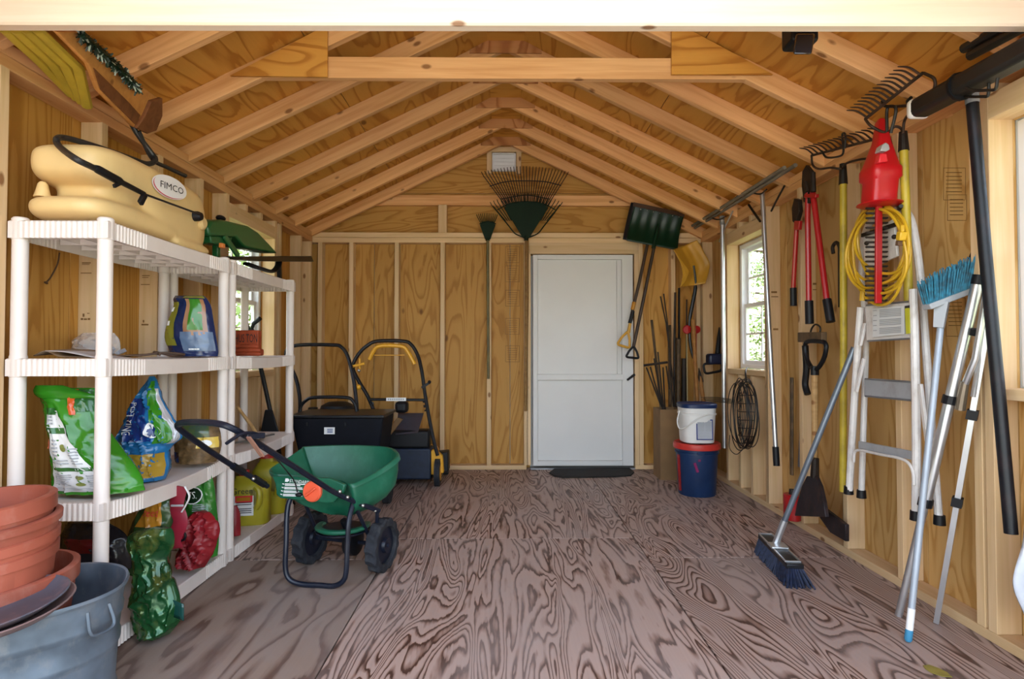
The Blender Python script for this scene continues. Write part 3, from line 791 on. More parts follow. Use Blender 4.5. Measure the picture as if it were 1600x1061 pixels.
B.lines(-.86, -.66, .34, .62, 2, 'side_print_lines', WPRINT, nv, off=.005, fill=.35); B.lines(.1, .62, .80, .84, 1, 'caption_line', WPRINT, nv, off=.006)
ORT = plain('orange_canvas', (.36, .055, .012), .7, vary=.15, scale=20)
oc = thing('orange_cloth', 'folded orange canvas with black lettering on the far shelving unit', 'cloth', (-1.43, 3.2, z))
a_, b_ = at(366, 549, Y=3.20), at(404, 516, Y=3.20)
MB().box(((a_.x + b_.x) / 2, 3.22, (a_.z + b_.z) / 2), (b_.x - a_.x, .05, b_.z - a_.z)).build('upright_fold', ORT, oc, bevel=.008)
for k, (xa, xb) in enumerate(((362, 408), (366, 407), (364, 404))):
    q0, q1 = at(xa, 556 - k * 6, Y=3.17), at(xb, 556 - k * 6, Y=3.17)
    MB().tube(catmull([q0 + V(0, 0, .008), (q0 + q1) / 2 + V(0, -.004, .010), q1 + V(0, 0, .009)], 6), [.006] + [.011] * 11 + [.007], 10, ref=V(0, 1, 0)).build('fold', ORT, oc)
MB().box(((q0.x + q1.x) / 2, 3.22, z + .02), (.13, .08, .038)).build('folded_layers', ORT, oc, bevel=.01)
lettering('HUS TON', poly_fn(at(367, 535, Y=3.193), at(402, 535, Y=3.193), at(367, 522, Y=3.193)), 'black_lettering', DBLK, oc, bold=.02)

# ------------------------------------------------------------------ second level: grass seed sack, potting mix, clear bag, pruner
z = LEV[1]
GRB = film('bright_green_film', (.032, .215, .012)); WHF = film('white_sack_film', (.72, .71, .69), .35); DGR = film('dark_green_print', (.03, .13, .03)); TXT = plain('grey_print', (.36, .37, .38), .5, vary=.05); REDP = plain('red_orange_print', (.80, .17, .09), .4, vary=.03); OLV = plain('olive_print', (.20, .22, .05), .4, vary=.1)
gs = thing('grass_seed_sack', 'bright green and white sack with folded top behind the front post, second shelf', 'bag', (-1.55, 2.11, z))
B = Bag([(606, 58, 150), (614, 60, 152), (640, 68, 160), (680, 77, 176), (720, 82, 205), (748, 82, 222), (766, 80, 226)], [(0, .010), (.1, .02), (.35, .055), (.75, .085), (1, .075)], wr=.017, freq=10, seed=1, Y=2.10)
B.mesh(36, 70).build('sack', GRB, gs, smooth=60)
tf = Bag([(602, 56, 98), (609, 52, 120), (617, 54, 148), (622, 62, 150)], [(0, .006), (.5, .018), (1, .014)], nrm=V(0, -1, 0), wr=.006, freq=20, seed=6, Y=2.07)
tf.mesh(14, 12).build('folded_top', GRB, gs, smooth=60)
def skewpatch(B, cl, cr, v0, v1, name, mat, par, off):
    return MB().grid(lambda u, w_: B.pt(lerp(cl(w_), cr(w_), u), lerp(v0, v1, w_), 1, off), 14, 16).build(name, mat, par, smooth=60)
skewpatch(B, lambda w_: lerp(-.62, -.82, w_), lambda w_: lerp(-.15, .52, min(1, w_ * 1.25)), .33, .95, 'white_panel', WHF, gs, .003)
for v0, v1 in ((.44, .475), (.685, .715)): skewpatch(B, lambda w_: -.70, lambda w_, v0=v0: -.02 if v0 < .5 else .36, v0, v1, 'green_band', DGR, gs, .005)
skewpatch(B, lambda w_: -.60, lambda w_: -.22, .31, .36, 'panel_heading', DGR, gs, .005)
B.disc(-.72, .54, .09, .028, 'red_spot', REDP, gs, .006)
for c, v in ((-.18, .56), (.02, .77), (.02, .84)): B.disc(c, v, .085, .022, 'olive_spot', OLV, gs, .006)
for c0, c1, v0, v1, n in ((-.55, -.3, .37, .43, 3), (-.52, -.32, .51, .62, 5), (-.05, .25, .56, .67, 6), (-.66, -.12, .63, .67, 2), (-.62, -.1, .74, .86, 6), (.16, .40, .75, .88, 6), (-.6, .4, .89, .94, 3)): B.lines(c0, c1, v0, v1, n, 'small_print', TXT, gs, .0062, seed=n)
skewpatch(B, lambda w_: lerp(.30, .22, w_), lambda w_: lerp(.52, .42, w_), .04, .36, 'orange_flash', film('orange_red_print', (.62, .10, .02)), gs, .004)
skewpatch(B, lambda w_: lerp(.52, .44, w_), lambda w_: .94, .06, .34, 'dark_leaf_print', DGR, gs, .004)
BLU = film('sky_blue_film', (.014, .15, .36)); DBL = film('royal_blue_print', (.010, .035, .19)); YEL = film('yellow_ochre_film', (.42, .26, .03)); SILV = plain('silver_film', (.55, .55, .56), .3, .3, vary=.15, bumpy=.5)
pm = thing('potting_mix_sack', 'open blue and green potting soil sack with torn white edge, second shelf', 'bag', (-1.47, 2.42, z))
B = Bag([(588, 233, 240), (602, 225, 248), (622, 212, 252), (645, 200, 266), (668, 190, 280), (684, 184, 284), (694, 190, 272), (708, 196, 262), (730, 208, 264), (748, 214, 258)], [(0, .006), (.2, .04), (.5, .07), (.8, .085), (1, .07)], wr=.026, freq=15, seed=3, Y=2.41)
B.mesh(36, 70).build('sack', BLU, pm, smooth=60)
skewpatch(B, lambda w_: lerp(-.75, -.55, w_), lambda w_: lerp(.15, .35, w_), .22, .58, 'blue_panel', DBL, pm, .003)
skewpatch(B, lambda w_: lerp(.30, .42, w_), lambda w_: lerp(.80, .86, w_), .06, .62, 'green_panel', GRB, pm, .004)
skewpatch(B, lambda w_: lerp(.80, .84, w_), lambda w_: .985, .14, .64, 'torn_edge', SILV, pm, .006)
skewpatch(B, lambda w_: -.30, lambda w_: .95, .76, .96, 'ochre_panel', YEL, pm, .003)
skewpatch(B, lambda w_: -.80, lambda w_: -.28, .74, .93, 'leaf_print', LEAFG, pm, .004)
B.disc(.38, .46, .20, .07, 'emblem', WPRINT, pm, .006); B.disc(.40, .46, .15, .055, 'emblem_centre', DBL, pm, .008)
B.text('POTTING', -.62, -.32, .25, .50, 'sack_lettering', WPRINT, pm, vertical=True, off=.006, bold=.01)
clb = thing('clear_bag', 'clear plastic bag of brown bark with yellow label beside the second shelf post', 'bag', (-1.46, 2.66, z))
B = Bag([(657, 285, 330), (668, 276, 342), (690, 272, 346), (705, 273, 344), (721, 276, 338)], [(0, .01), (.3, .05), (1, .07)], wr=.010, freq=18, seed=5, Y=2.66)
BARK = plain('bark_chips', (.17, .10, .04), .5, vary=.3, scale=30, spec=.25, bumpy=.6)
B.mesh().build('filling', BARK, clb, smooth=60)
B.patch(-.9, .7, .04, .42, 'green_film', film('mottled_green_film', (.07, .11, .03), dirt=(.02, .05, .09), dirtamt=.8), clb, off=.003)
B.patch(.22, .96, .40, .62, 'yellow_label', film('yellow_label', (.70, .48, .08)), clb, off=.005); B.disc(.55, .51, .22, .07, 'label_mark', WPRINT, clb, .007)
B.patch(-.92, -.50, .74, .97, 'dark_corner', NAVY, clb, off=.004)
prn = thing('pruning_tool', 'small wooden-handled pruner with black grip lying on the far unit, second shelf', 'pruner', (-1.40, 3.15, z + .01))
WOODH = lumber('worn_handle_wood', (.50, .31, .13), (.34, .19, .07), share=.1)
MB().tube([at(371, 636, X=-1.47), at(392, 664, X=-1.45), at(400, 676, X=-1.44)], [.008, .010, .010], 8).build('wooden_handle', WOODH, prn)
MB().bar((-1.50, 3.10, z + .012), (-1.38, 3.45, z + .02), .02, .008).build('steel_blade', plain('old_steel', (.25, .23, .21), .4, .8), prn)
MB().box((-1.48, 3.40, z + .014), (.10, .16, .024)).build('pruner_case', PAPER, prn, bevel=.004)

# ------------------------------------------------------------------ bottom level and floor before the shelves
z = LEV[0]
DRED2 = film('dark_red_film', (.16, .012, .012)); REDF = film('red_fabric', (.26, .006, .012), .5); GOLD = film('gold_orange_film', (.52, .22, .02))
bk = thing('dark_sack', 'dark sack with red print lying at the back of the bottom shelf', 'bag', (-1.56, 2.3, z))
B = Bag([(816, 106, 170), (835, 96, 196), (860, 92, 205), (888, 92, 205)], [(0, .02), (.4, .06), (1, .07)], wr=.012, seed=8, Y=2.34)
B.mesh().build('sack', film('charcoal_film', (.02, .017, .02)), bk, smooth=60); B.patch(-.6, .5, .35, .62, 'red_print', DRED2, bk, skew=.3)
ob = thing('orange_seed_sack', 'dark green sack with orange panel and red lettering, bottom shelf behind the shiny bag', 'bag', (-1.48, 2.40, z))
B = Bag([(768, 236, 262), (785, 226, 274), (815, 208, 276), (850, 196, 270), (889, 190, 262)], [(0, .012), (.3, .045), (1, .07)], wr=.012, seed=9, Y=2.42)
B.mesh().build('sack', film('forest_film', (.035, .075, .02)), ob, smooth=60)
skewpatch(B, lambda w_: lerp(-.35, -.55, w_), lambda w_: lerp(.45, .6, w_), .18, .52, 'orange_panel', GOLD, ob, .004)
B.text('seed', -.38, .40, .30, .40, 'red_lettering', DRED, ob, off=.006, bold=.01)
gb = thing('green_lawn_sack', 'green sack with black oval logo standing behind the red bag, bottom shelf', 'bag', (-1.44, 2.72, z))
B = Bag([(742, 296, 330), (756, 290, 334), (790, 282, 338), (830, 284, 342), (868, 288, 340)], [(0, .01), (.3, .045), (1, .06)], wr=.012, seed=10, Y=2.68)
B.mesh().build('sack', film('mid_green_film', (.035, .20, .025)), gb, smooth=60)
B.disc(-.05, .36, .55, .10, 'oval_border', WPRINT, gb, .006); B.disc(-.05, .36, .50, .088, 'oval_logo', film('logo_black', (.01, .03, .012)), gb, .008); B.text('TS.', -.30, .22, .32, .40, 'logo_lettering', WPRINT, gb, off=.010)
B.lines(.0, .7, .46, .54, 4, 'small_print', TXT, gb, .006)
rb = thing('red_bag', 'red nylon bag with black and white strap slumped at the bottom shelf edge', 'bag', (-1.41, 2.60, z))
B = Bag([(800, 304, 326), (812, 290, 338), (830, 284, 343), (850, 282, 338), (868, 276, 332), (884, 272, 322)], [(0, .02), (.3, .05), (1, .055)], wr=.036, freq=14, seed=11, Y=2.53)
B.mesh().build('bag_body', REDF, rb, smooth=60)
st = [at(282, 760, Y=2.40), at(276, 790, Y=2.40), at(282, 815, Y=2.39), at(272, 842, Y=2.40), at(276, 856, Y=2.41)]
MB().tube(catmull(st, 6), .030, 8, flat=.18, ref=V(0, 1, 0)).build('strap', film('crimson_webbing', (.30, .012, .03), .5), rb)
MB().tube(catmull([at(289, 760, Y=2.385), at(296, 775, Y=2.385), at(290, 790, Y=2.385), at(284, 800, Y=2.385)], 6), .007, 8, flat=.4).build('white_strap', WPRINT, rb)
MB().tube(arcpts(at(283, 838, Y=2.42), .018, 0, 2 * PI, 16)[:-1], .005, 8, closed=True).build('ring', BLKM, rb)
MB().box(at(277, 790, Y=2.365), (.05, .008, .008)).build('buckle', SILV, rb, bevel=.002)
shg = thing('shiny_green_bag', 'shiny dark green foil bag with pinched middle, on the floor between tub and shelf', 'bag', (-1.28, 2.12, 0))
B = Bag([(824, 236, 268), (833, 205, 272), (852, 196, 272), (872, 204, 260), (890, 208, 264), (915, 206, 274), (945, 204, 284), (968, 205, 282), (990, 212, 266)], [(0, .02), (.12, .045), (.3, .03), (.55, .055), (.9, .06), (1, .05)], wr=.030, freq=9, seed=12, Y=2.11)
FOIL = plain('green_foil', (.014, .10, .028), .17, .35, vary=.25, scale=7, spec=.7, dirt=(.20, .19, .03), dirtamt=.6, bumpy=.35, bscale=30)
B.mesh(44, 90).build('sack', FOIL, shg, smooth=70)
MB().grid(lambda u, v: at(lerp(262, 287, u), lerp(934, 960, v) + 10 * u, Y=2.10 - .03 * u), 4, 4).build('torn_corner', film('teal_dark_film', (.01, .06, .05)), shg, solid=.003)
# yellow jugs
YJ = plain('yellow_jug_plastic', (.40, .345, .02), .38, vary=.05, spec=.45); REDC = plain('red_cap_plastic', (.50, .015, .012), .35, vary=.05)
def jug(x, y, w_, d, h, label, cap, capr=.028):
    t = thing('weed_killer_jug', label, 'jug', (x, y, z), math.radians(12), 'yellow jugs on the bottom shelf')
    L = []
    for (f, s_, k) in ((.0, .93, 0), (.03, 1, 0), (.62, 1, 0), (.78, .96, 0), (.88, .74, .0), (.93, .42, -.1), (1.0, .36, -.1)):
        lo = []
        for i in range(32):
            a = 2 * PI * i / 32; ca, sa = math.cos(a), math.sin(a)
            lo.append(V(w_ / 2 * s_ * math.copysign(abs(ca) ** .5, ca) + k * w_, d / 2 * s_ * math.copysign(abs(sa) ** .6, sa), h * f))
        L.append(lo)
    m = MB().loft(L); m.build('jug_body', YJ, t, local=True, smooth=50)
    MB().lathe([(capr, 0), (capr, .025), (capr * .9, .03), (0, .03)], (-.1 * w_, 0, h), n=18).build('cap', cap, t, local=True)
    MB().tube(catmull([(w_ * .22, -d * .50, h * .80), (w_ * .31, -d * .58, h * .70), (w_ * .31, -d * .60, h * .50), (w_ * .24, -d * .52, h * .36)], 6), .017, 10).build('handle', YJ, t, local=True)
    MB().tube(catmull([(w_ * .15, -d * .505, h * .74), (w_ * .17, -d * .505, h * .55), (w_ * .15, -d * .505, h * .42)], 4), .013, 8, flat=.1, ref=V(0, 1, 0)).build('handle_gap_shade', plain('deep_shadow_plastic', (.16, .13, .01), .6), t, local=True)  # dark strip on the wall: shade of the handle hole put into colour
    return t, w_, d, h
t, w_, d, h = jug(-1.462, 3.31, .235, .14, .27, 'front yellow jug with red cap and white label, bottom shelf of far unit', REDC)
MB().box((-.008, -d * .5 - .002, h * .42), (.10, .003, .11)).build('white_label', WPRINT, t, local=True)
MB().box((-.008, -d * .5 - .004, h * .56), (.09, .003, .035)).build('red_label', DRED, t, local=True); MB().box((-.010, -d * .5 - .006, h * .56), (.07, .002, .02)).build('label_tan', GOLD, t, local=True)
m = MB()
for k in range(5): m.box((-.008, -d * .5 - .0045, h * .28 + k * .011 + (.012 if k > 2 else 0)), (.08, .002, .004))
m.build('small_print', DBLK, t, local=True)['kind'] = 'stuff'
lettering('Green', lambda u, v: V(-.095 + .105 * u, -d * .5 - .002, h * .69 + .032 * v), 'jug_lettering', DBLK, t, bold=.012) if False else None
vs, fs = text_geo('Green', bold=.015)
MB().add([V(-.072 + .108 * u, -d * .5 - .002, h * .66 + .034 * v) for u, v in vs], fs).build('jug_lettering', DBLK, t, local=True, smooth=0)
jug(-1.43, 3.53, .20, .14, .33, 'taller yellow jug with wide red lid behind the first, bottom shelf of far unit', REDC, .05)
tag(Bag([(790, 362, 371), (806, 360, 375), (836, 364, 376)], [(0, .01), (.5, .03), (1, .02)], wr=.008, seed=14, Y=2.99).mesh(12, 16).build('red_pouch', REDF, None, smooth=60), 'small red pouch standing between the middle posts on the bottom shelf', 'pouch')

# ------------------------------------------------------------------ galvanised tub, terracotta pots, saucers
GALV = plain('galvanised_steel', (.17, .215, .265), .5, .35, vary=.25, scale=7, dirt=(.26, .255, .24), dirtamt=.6, bumpy=.15, bscale=30)
tb = thing('galvanised_tub', 'oval galvanised washtub holding terracotta pots, front left corner of the floor', 'tub', (-1.440, 1.680, 0), math.radians(30))
def tub_loop(k, z, a=.30, b=.222, n=64): return [V(a * k * math.copysign(abs(math.cos(2 * PI * i / n)) ** .85, math.cos(2 * PI * i / n)), b * k * math.copysign(abs(math.sin(2 * PI * i / n)) ** .85, math.sin(2 * PI * i / n)), z) for i in range(n)]
H = .335
prof = [(.90, .0), (.918, .012), (.90, .022), (.925, .145), (.927, .15), (.945, .160), (.946, .168), (.930, .180), (.948, .232), (.950, .236), (.968, .246), (.970, .254), (.956, .268), (.985, H - .012), (1.0, H - .012), (1.012, H - .004), (1.0, H + .004), (.982, H), (.952, .265), (.957, .25), (.942, .235), (.922, .175), (.928, .165), (.915, .15), (.89, .02)]
MB().loft([tub_loop(k, z_) for k, z_ in prof], True, True).build('tub_wall', GALV, tb, local=True, smooth=40)
for ang in (-38, 142):
    a = math.radians(ang); P = V(.30 * .985 * math.cos(a), .225 * .985 * math.sin(a), .282); out = V(math.cos(a) / .30, math.sin(a) / .225, 0).normalized(); tan = V(-out.y, out.x, 0)
    MB().tube(catmull([P + tan * -.032 + V(0, 0, .02) + out * .006, P + tan * -.036 + V(0, 0, -.03) + out * .022, P + tan * -.02 + V(0, 0, -.045) + out * .026, P + tan * .02 + V(0, 0, -.045) + out * .026, P + tan * .036 + V(0, 0, -.03) + out * .022, P + tan * .032 + V(0, 0, .02) + out * .006], 6), .0045, 8).build('handle', GALV, tb, local=True)
TERR = plain('terracotta', (.36, .085, .045), .7, vary=.15, scale=5, dirt=(.42, .20, .15), dirtamt=.45)
def pot(r, h, rim, loc, tilt, label, k=.72):
    pr = [(0, .0), (r * k, 0), (r * .955, h - rim), (r, h - rim), (r + .002, h - .004), (r - .004, h), (r - .016, h), (r - .020, h - rim), (r * k - .012, .014), (0, .014)]
    m = MB().lathe(pr, n=44)
    o = m.build('flower_pot', TERR, None, smooth=40, origin=(0, 0, 0)); o.location = loc; o.rotation_euler = tilt
    return tag(o, label, 'flower pot', 'terracotta pots in the tub')
R_ = math.radians
px0, py0 = -1.452, 1.67
pot(.212, .37, .045, (px0 - .028, py0 + .03, .022), (R_(1), R_(-2), 0), 'wide terracotta pot sitting lowest in the tub, right of the stack')
pot(.170, .33, .030, (px0 - .012, py0 - .01, .145), (R_(2), R_(-1), 0), 'terracotta pot lowest in the leaning stack, tall wall showing', .74)
pot(.176, .33, .028, (px0 - .014, py0 - .014, .187), (R_(2), R_(-1), 0), 'terracotta pot third from the top of the leaning stack, pale dusty rim', .74)
pot(.186, .33, .022, (px0 - .016, py0 - .016, .232), (R_(2), R_(-1.5), 0), 'terracotta pot second from the top of the leaning stack, wider rim', .70)
pot(.182, .33, .044, (px0 - .020, py0 - .02, .286), (R_(2), R_(-2.5), 0), 'topmost terracotta pot of the leaning stack, open mouth up', .72)
SAUC = plain('grey_plastic_saucer', (.09, .095, .12), .45, vary=.15, dirt=(.30, .16, .14), dirtamt=.5)
for k, (dx, zz, lb) in enumerate(((.016, .338, 'brownish grey plant saucer under another one, resting on the tub rim'), (0, .352, 'dusty blue-grey plant saucer on top, resting over the tub rim'))):
    c = V(-1.325 + dx, 1.535, zz)
    o = MB().lathe([(0, 0), (.115, 0), (.150, .022), (.154, .026), (.150, .028), (.112, .008), (0, .006)], n=40).build('plant_saucer', SAUC if k else plain('brown_saucer', (.22, .14, .13), .5, vary=.2), None, smooth=40, origin=(0, 0, 0))
    o.location = c; o.rotation_euler = (R_(6), R_(-4), 0); tag(o, lb, 'saucer', 'plant saucers on the tub')

# ------------------------------------------------------------------ things laid up along the left eave
bd = thing('wooden_sled', 'orange-brown wooden board with rounded upturned end, laid up along left eave', 'board', at(190, 130, Y=2.1))
def ev(px, py, y): return at(px, py, Y=y)
DKW = lumber('dark_stained_wood', (.20, .075, .025), (.13, .045, .015), share=.1); ORW = lumber('orange_stained_wood', (.52, .235, .06), (.40, .165, .04), share=.2)
BP = ev(140, 52, 1.90); B1 = ev(246, 150, 2.40); B2 = ev(214, 206, 2.36); BN = (B1 - BP).cross(B2 - BP).normalized()
if BN.z > 0: BN = -BN
def onb(px, py, off=0.0):
    d = ray(px, py); o = V(0, 0, CAMZ)
    return o + d * ((BP - o).dot(BN) / d.dot(BN)) + BN * off
MB().prism([onb(*p) for p in ((84, 48), (135, 100), (150, 140), (205, 197), (222, 205), (236, 200), (244, 178), (244, 152), (222, 136), (128, 48))], BN * .018).build('board', ORW, bd, bevel=.004)
MB().prism([onb(*p, .011) for p in ((141, 104), (152, 138), (207, 193), (214, 178), (196, 158))], BN * .006).build('dark_inlay', DKW, bd)
MB().prism([onb(*p, .014) for p in ((205, 197), (222, 206), (237, 201), (246, 178), (246, 150), (228, 155), (218, 178))], BN * .016).build('upturned_end', DKW, bd, bevel=.003)
YRD = plain('yellow_fibreglass', (.55, .40, .04), .45, vary=.12)
for k, wh in enumerate(('outermost of the bundle, against the left wall plate', 'second from the left wall plate', 'third from the left wall plate', 'beside the wooden board')):
    o = MB().tube([at(8 + 17 * k, 46, Y=1.80), at(62 + 20 * k, 96 + 3 * k, Y=2.0), at(112 + 8 * k, 148 + 6 * k, Y=2.2)], .019, 8, flat=.7).build('yellow_strip', YRD, None)
    tag(o, 'yellow plastic strip under the left eave, ' + wh, 'strip', 'yellow strips under the left eave')
gl = thing('leafy_garland', 'dark green artificial garland with frosted tips, lying along the board at left eave', 'garland', at(160, 95, Y=2.0))
GLM = plain('garland_green', (.006, .028, .010), .5, vary=.3); GLW = plain('garland_frost', (.45, .52, .42), .5, vary=.2)
ax = catmull([onb(112, 46, .03), onb(150, 80, .03), onb(180, 108, .03), onb(202, 132, .03)], 14)
MB().tube(ax, .012, 6).build('stem', GLM, gl)
rnd = random.Random(5); m1, m2 = MB(), MB()
for i in range(700):
    p = ax[rnd.randrange(len(ax))]; d = V(rnd.uniform(-1, 1), rnd.uniform(-1, 1), rnd.uniform(-1, 1)).normalized()
    q = p + d * rnd.uniform(.010, .030) - V(0, 0, .006); s_ = d.orthogonal().normalized() * .005
    mm = m2 if i % 6 == 0 else m1
    mm.add([p - s_, p + s_, q + s_ * .4, q - s_ * .4], [(0, 1, 2, 3)])
m1.build('needles', GLM, gl, smooth=0)['kind'] = 'stuff'; m2.build('frosted_tips', GLW, gl, smooth=0)['kind'] = 'stuff'
tag(MB().tube(catmull([at(93, 395, X=-1.77), at(90, 412, X=-1.765), at(80, 432, X=-1.765), at(72, 442, X=-1.765)], 5), [.003] * 15 + [.008], 6).build('wire_pigtail', plain('brown_cord2', (.10, .05, .025), .6), None), 'short brown electrical wire hanging on left wall board behind the shelf', 'wire')
# ------------------------------------------------------------------ green broadcast spreader
HOP = plain('hopper_green', (.009, .105, .055), .38, vary=.06, spec=.45, dirt=(.06, .20, .13), dirtamt=.25)
TIRE = plain('grey_black_tyre', (.022, .024, .030), .7, vary=.2, spec=.25, dirt=(.10, .10, .10), dirtamt=.4)
FRM = plain('blue_black_frame', (.006, .009, .020), .36, vary=.1, spec=.38, dirt=(.05, .04, .04), dirtamt=.2)
BOLT = plain('bright_bolt', (.55, .54, .50), .3, .9)
sd = thing('broadcast_spreader', 'green push fertiliser spreader with orange dial and two big wheels, beside the shelving', 'spreader', (-.80, 2.80, 0))
ctrl = [at(480, 698, Z=.548), at(545, 696, Z=.552), at(606, 699, Z=.55), at(622, 707, Z=.545), at(621, 716, Z=.53), at(592, 737, Z=.485), at(560, 754, Z=.455), at(546, 757, Z=.450), at(530, 751, Z=.452), at(480, 745, Z=.458), at(444, 743, Z=.463), at(430, 742, Z=.466), at(421, 738, Z=.470), at(424, 731, Z=.480), at(452, 714, Z=.515), at(470, 702, Z=.542)]
rim = catmull(ctrl, 4, closed=True)
cb = at(536, 806, Y=2.74)
ctop = sum(rim, V(0, 0, 0)) / len(rim)
def hl(k, sc, dz, ins=0.0):
    out = []
    for p in rim:
        c = ctop.lerp(cb, k); q = c + V((p.x - ctop.x) * sc, (p.y - ctop.y) * sc, (p.z - ctop.z) * (1 - k))
        d = V(c.x - q.x, c.y - q.y, 0)
        out.append(q + d.normalized() * ins + V(0, 0, dz))
    return out
outer = [hl(.95, .22, 0), hl(.86, .42, 0), hl(.68, .68, 0), hl(.48, .85, 0), hl(.25, .93, 0), hl(.08, .965, 0), hl(.07, 1.0, 0), hl(0, 1.0, 0)]
inner = [hl(0, .985, .003), hl(0, .955, 0), hl(.25, .90, 0), hl(.5, .82, 0), hl(.70, .64, 0), hl(.86, .38, 0), hl(.9, .1, 0)]
MB().loft(outer + inner, True, True).build('hopper', HOP, sd, smooth=45)
# flat rear console
def con(px, py, off=0.0):
    f = lambda a: a
    d = ray(px, py); o = V(0, 0, CAMZ)
    return o + d * ((CP - o).dot(CN) / d.dot(CN)) + CN * off
CP = at(430, 745, Z=.464); c2 = at(540, 757, Z=.452); c3 = at(438, 778, Y=2.64)
CN = (c2 - CP).cross(c3 - CP).normalized()
if CN.y > 0: CN = -CN
MB().prism([con(*p, .0) for p in ((427, 744), (445, 744), (518, 747), (541, 757), (538, 768), (523, 784), (512, 786), (440, 778), (434, 773), (432, 755))], CN * .022).build('console', HOP, sd, bevel=.006, seg=3)
dc = con(492, 767, .012); r_ = (con(506, 768) - con(492, 767)).length
ORD = plain('orange_dial', (.85, .12, .05), .4, vary=.06)
dial = MB().lathe([(0, 0), (r_, 0), (r_ * 1.0, .014), (r_ * .9, .020), (0, .021)], dc - CN * .004, CN, 30).build('dial', ORD, sd)
u_ = (con(503, 758) - con(481, 775)); MB().bar(dc + CN * .020 - u_ * .36, dc + CN * .020 + u_ * .36, .010, .016, CN).build('dial_ridge', ORD, dial, bevel=.004)
dial.children[0].location = (0, 0, 0)
lettering('STANDARD', poly_fn(con(455, 753, .0125), con(486, 756, .0125), con(455, 748, .0125)), 'console_lettering', DECAL, sd, bold=.01, shear=.25)
MB().prism([con(*p, .0125) for p in ((448, 752), (449, 747), (453, 747), (455, 750), (452, 752.5))], CN * .001).build('console_mark', DECAL, sd)
m = MB()
for k in range(4):
    y = 754.5 + k * 5.4; x = 444 - k * 1.0
    for (x0, x1, dy) in ((x, x + 3, 0), (x + 4, x + 36 - 4 * k % 9, .3), (x + 4, x + 28 + 5 * k % 9, 2.4)):
        a, b_, c = con(x0, y + dy + 1.4, .0125), con(x1, y + dy + 2.2, .0125), con(x0, y + dy, .0125)
        m.add([a, b_, b_ + (c - a), c], [(0, 1, 2, 3)])
m.build('console_print', DECAL, sd, smooth=0)['kind'] = 'stuff'
# wheels
ax_ = (at(598, 848, Y=2.745) - at(487, 838, Y=2.86)); wR = V(-.582, 2.745, .125); wL = V(-.955, 2.86, .125); AX = (wR - wL).normalized()
def wheel(c, A, nm, R=.125, W=.058):
    U = V(0, 0, 1); Wv = A.cross(U)
    m = MB(); n = 52; prof = [(R * .70, -W / 2), (R * .92, -W / 2), (R, -W * .38), (R, 0), (R, W * .38), (R * .92, W / 2), (R * .70, W / 2), (R * .66, W * .3), (R * .66, -W * .3)]
    loops = []
    for k in range(n):
        a = 2 * PI * k / n; t_ = (k // 2) % 2
        L = []
        for i, (r, h) in enumerate(prof):
            rr_ = r - (.008 if (t_ and r > R * .9) else 0)
            L.append(c + A * h + U * rr_ * math.cos(a + .04 * (1 if h > 0 else -1)) + Wv * rr_ * math.sin(a + .04 * (1 if h > 0 else -1)))
        loops.append(L)
    loops.append(loops[0]); m.loft(loops, False, False)
    w_ = m.build(nm, TIRE, sd, smooth=30)
    MB().lathe([(0, -.012), (R * .68, -.012), (R * .68, .012), (R * .30, .016), (R * .26, .03), (0, .03)], c, A, 36, u=U).build('wheel_disc', FRM, w_)
    for k in range(10):
        a = 2 * PI * k / 10; d = U * math.cos(a) + Wv * math.sin(a)
        for sg in (-1,): MB().bar(c + d * R * .2 + A * sg * .016, c + d * R * .68 + A * sg * .016, .007, .012, A).build('wheel_spoke', FRM, w_)
    return w_
wheel(wR, AX, 'wheel'); wheel(wL, AX, 'wheel')
MB().cyl(wL - AX * .02, wR + AX * .04, .010, n=10).build('axle', FRM, sd)
gc = wL.lerp(wR, .60); MB().lathe([(0, -.03), (.040, -.03), (.062, -.022), (.066, 0), (.062, .022), (.03, .03), (0, .03)], gc, AX, 24).cyl(gc, cb - V(0, 0, .02), .016, n=10).build('gearbox', BLK, sd)
MB().lathe([(0, .0), (.10, 0), (.125, .012), (.125, .016), (.03, .010), (0, .01)], cb - V(0, 0, .075), V(0, 0, 1), 28).build('spinner_plate', FRM, sd)
MB().tube(arcpts(cb - V(0, 0, .045), .11, PI * .9, PI * 2.1, 14, V(1, 0, 0), V(0, 1, 0)), .018, 8, flat=.6, ref=V(0, 0, 1)).build('deflector', HOP, sd)
fy = 2.57
st = [at(466, 762, Y=2.66), at(450, 790, Y=2.62), at(447, 850, Y=2.585), at(446, 885, Y=2.575), at(452, 903, Y=2.57), at(470, 911, Y=2.565), at(500, 913, Y=2.555), at(522, 914, Y=2.545), at(536, 906, Y=2.54), at(541, 890, Y=2.54), at(543, 850, Y=2.55), at(545, 815, Y=2.56), at(552, 785, Y=2.60)]
dzm = min(p.z for p in catmull(st, 5)); 
MB().tube([p - V(0, 0, dzm - .011) if p.z < .1 else p for p in catmull(st, 5)], .0115, 10).build('stand_hoop', FRM, sd)
for a, b_ in ((at(552, 785, Y=2.60), wR - AX * .05 + V(0, 0, .0)), (at(466, 762, Y=2.66), wL + AX * .05), (at(590, 795, Y=2.70), wR - AX * .035)):
    MB().cyl(a, b_, .009, n=8).build('frame_brace', FRM, sd)
hd = [at(418, 760, Y=2.62), at(372, 733, Y=2.46), at(330, 706, Y=2.30), at(296, 682, Y=2.16), at(279, 668, Y=2.10), at(280, 662, Y=2.08), at(292, 660, Y=2.05), at(320, 660, Y=2.00), at(345, 663, Y=1.97), at(362, 669, Y=1.97), at(382, 680, Y=2.02), at(430, 710, Y=2.18), at(478, 741, Y=2.34), at(524, 770, Y=2.49), at(560, 786, Y=2.60), at(592, 798, Y=2.70)]
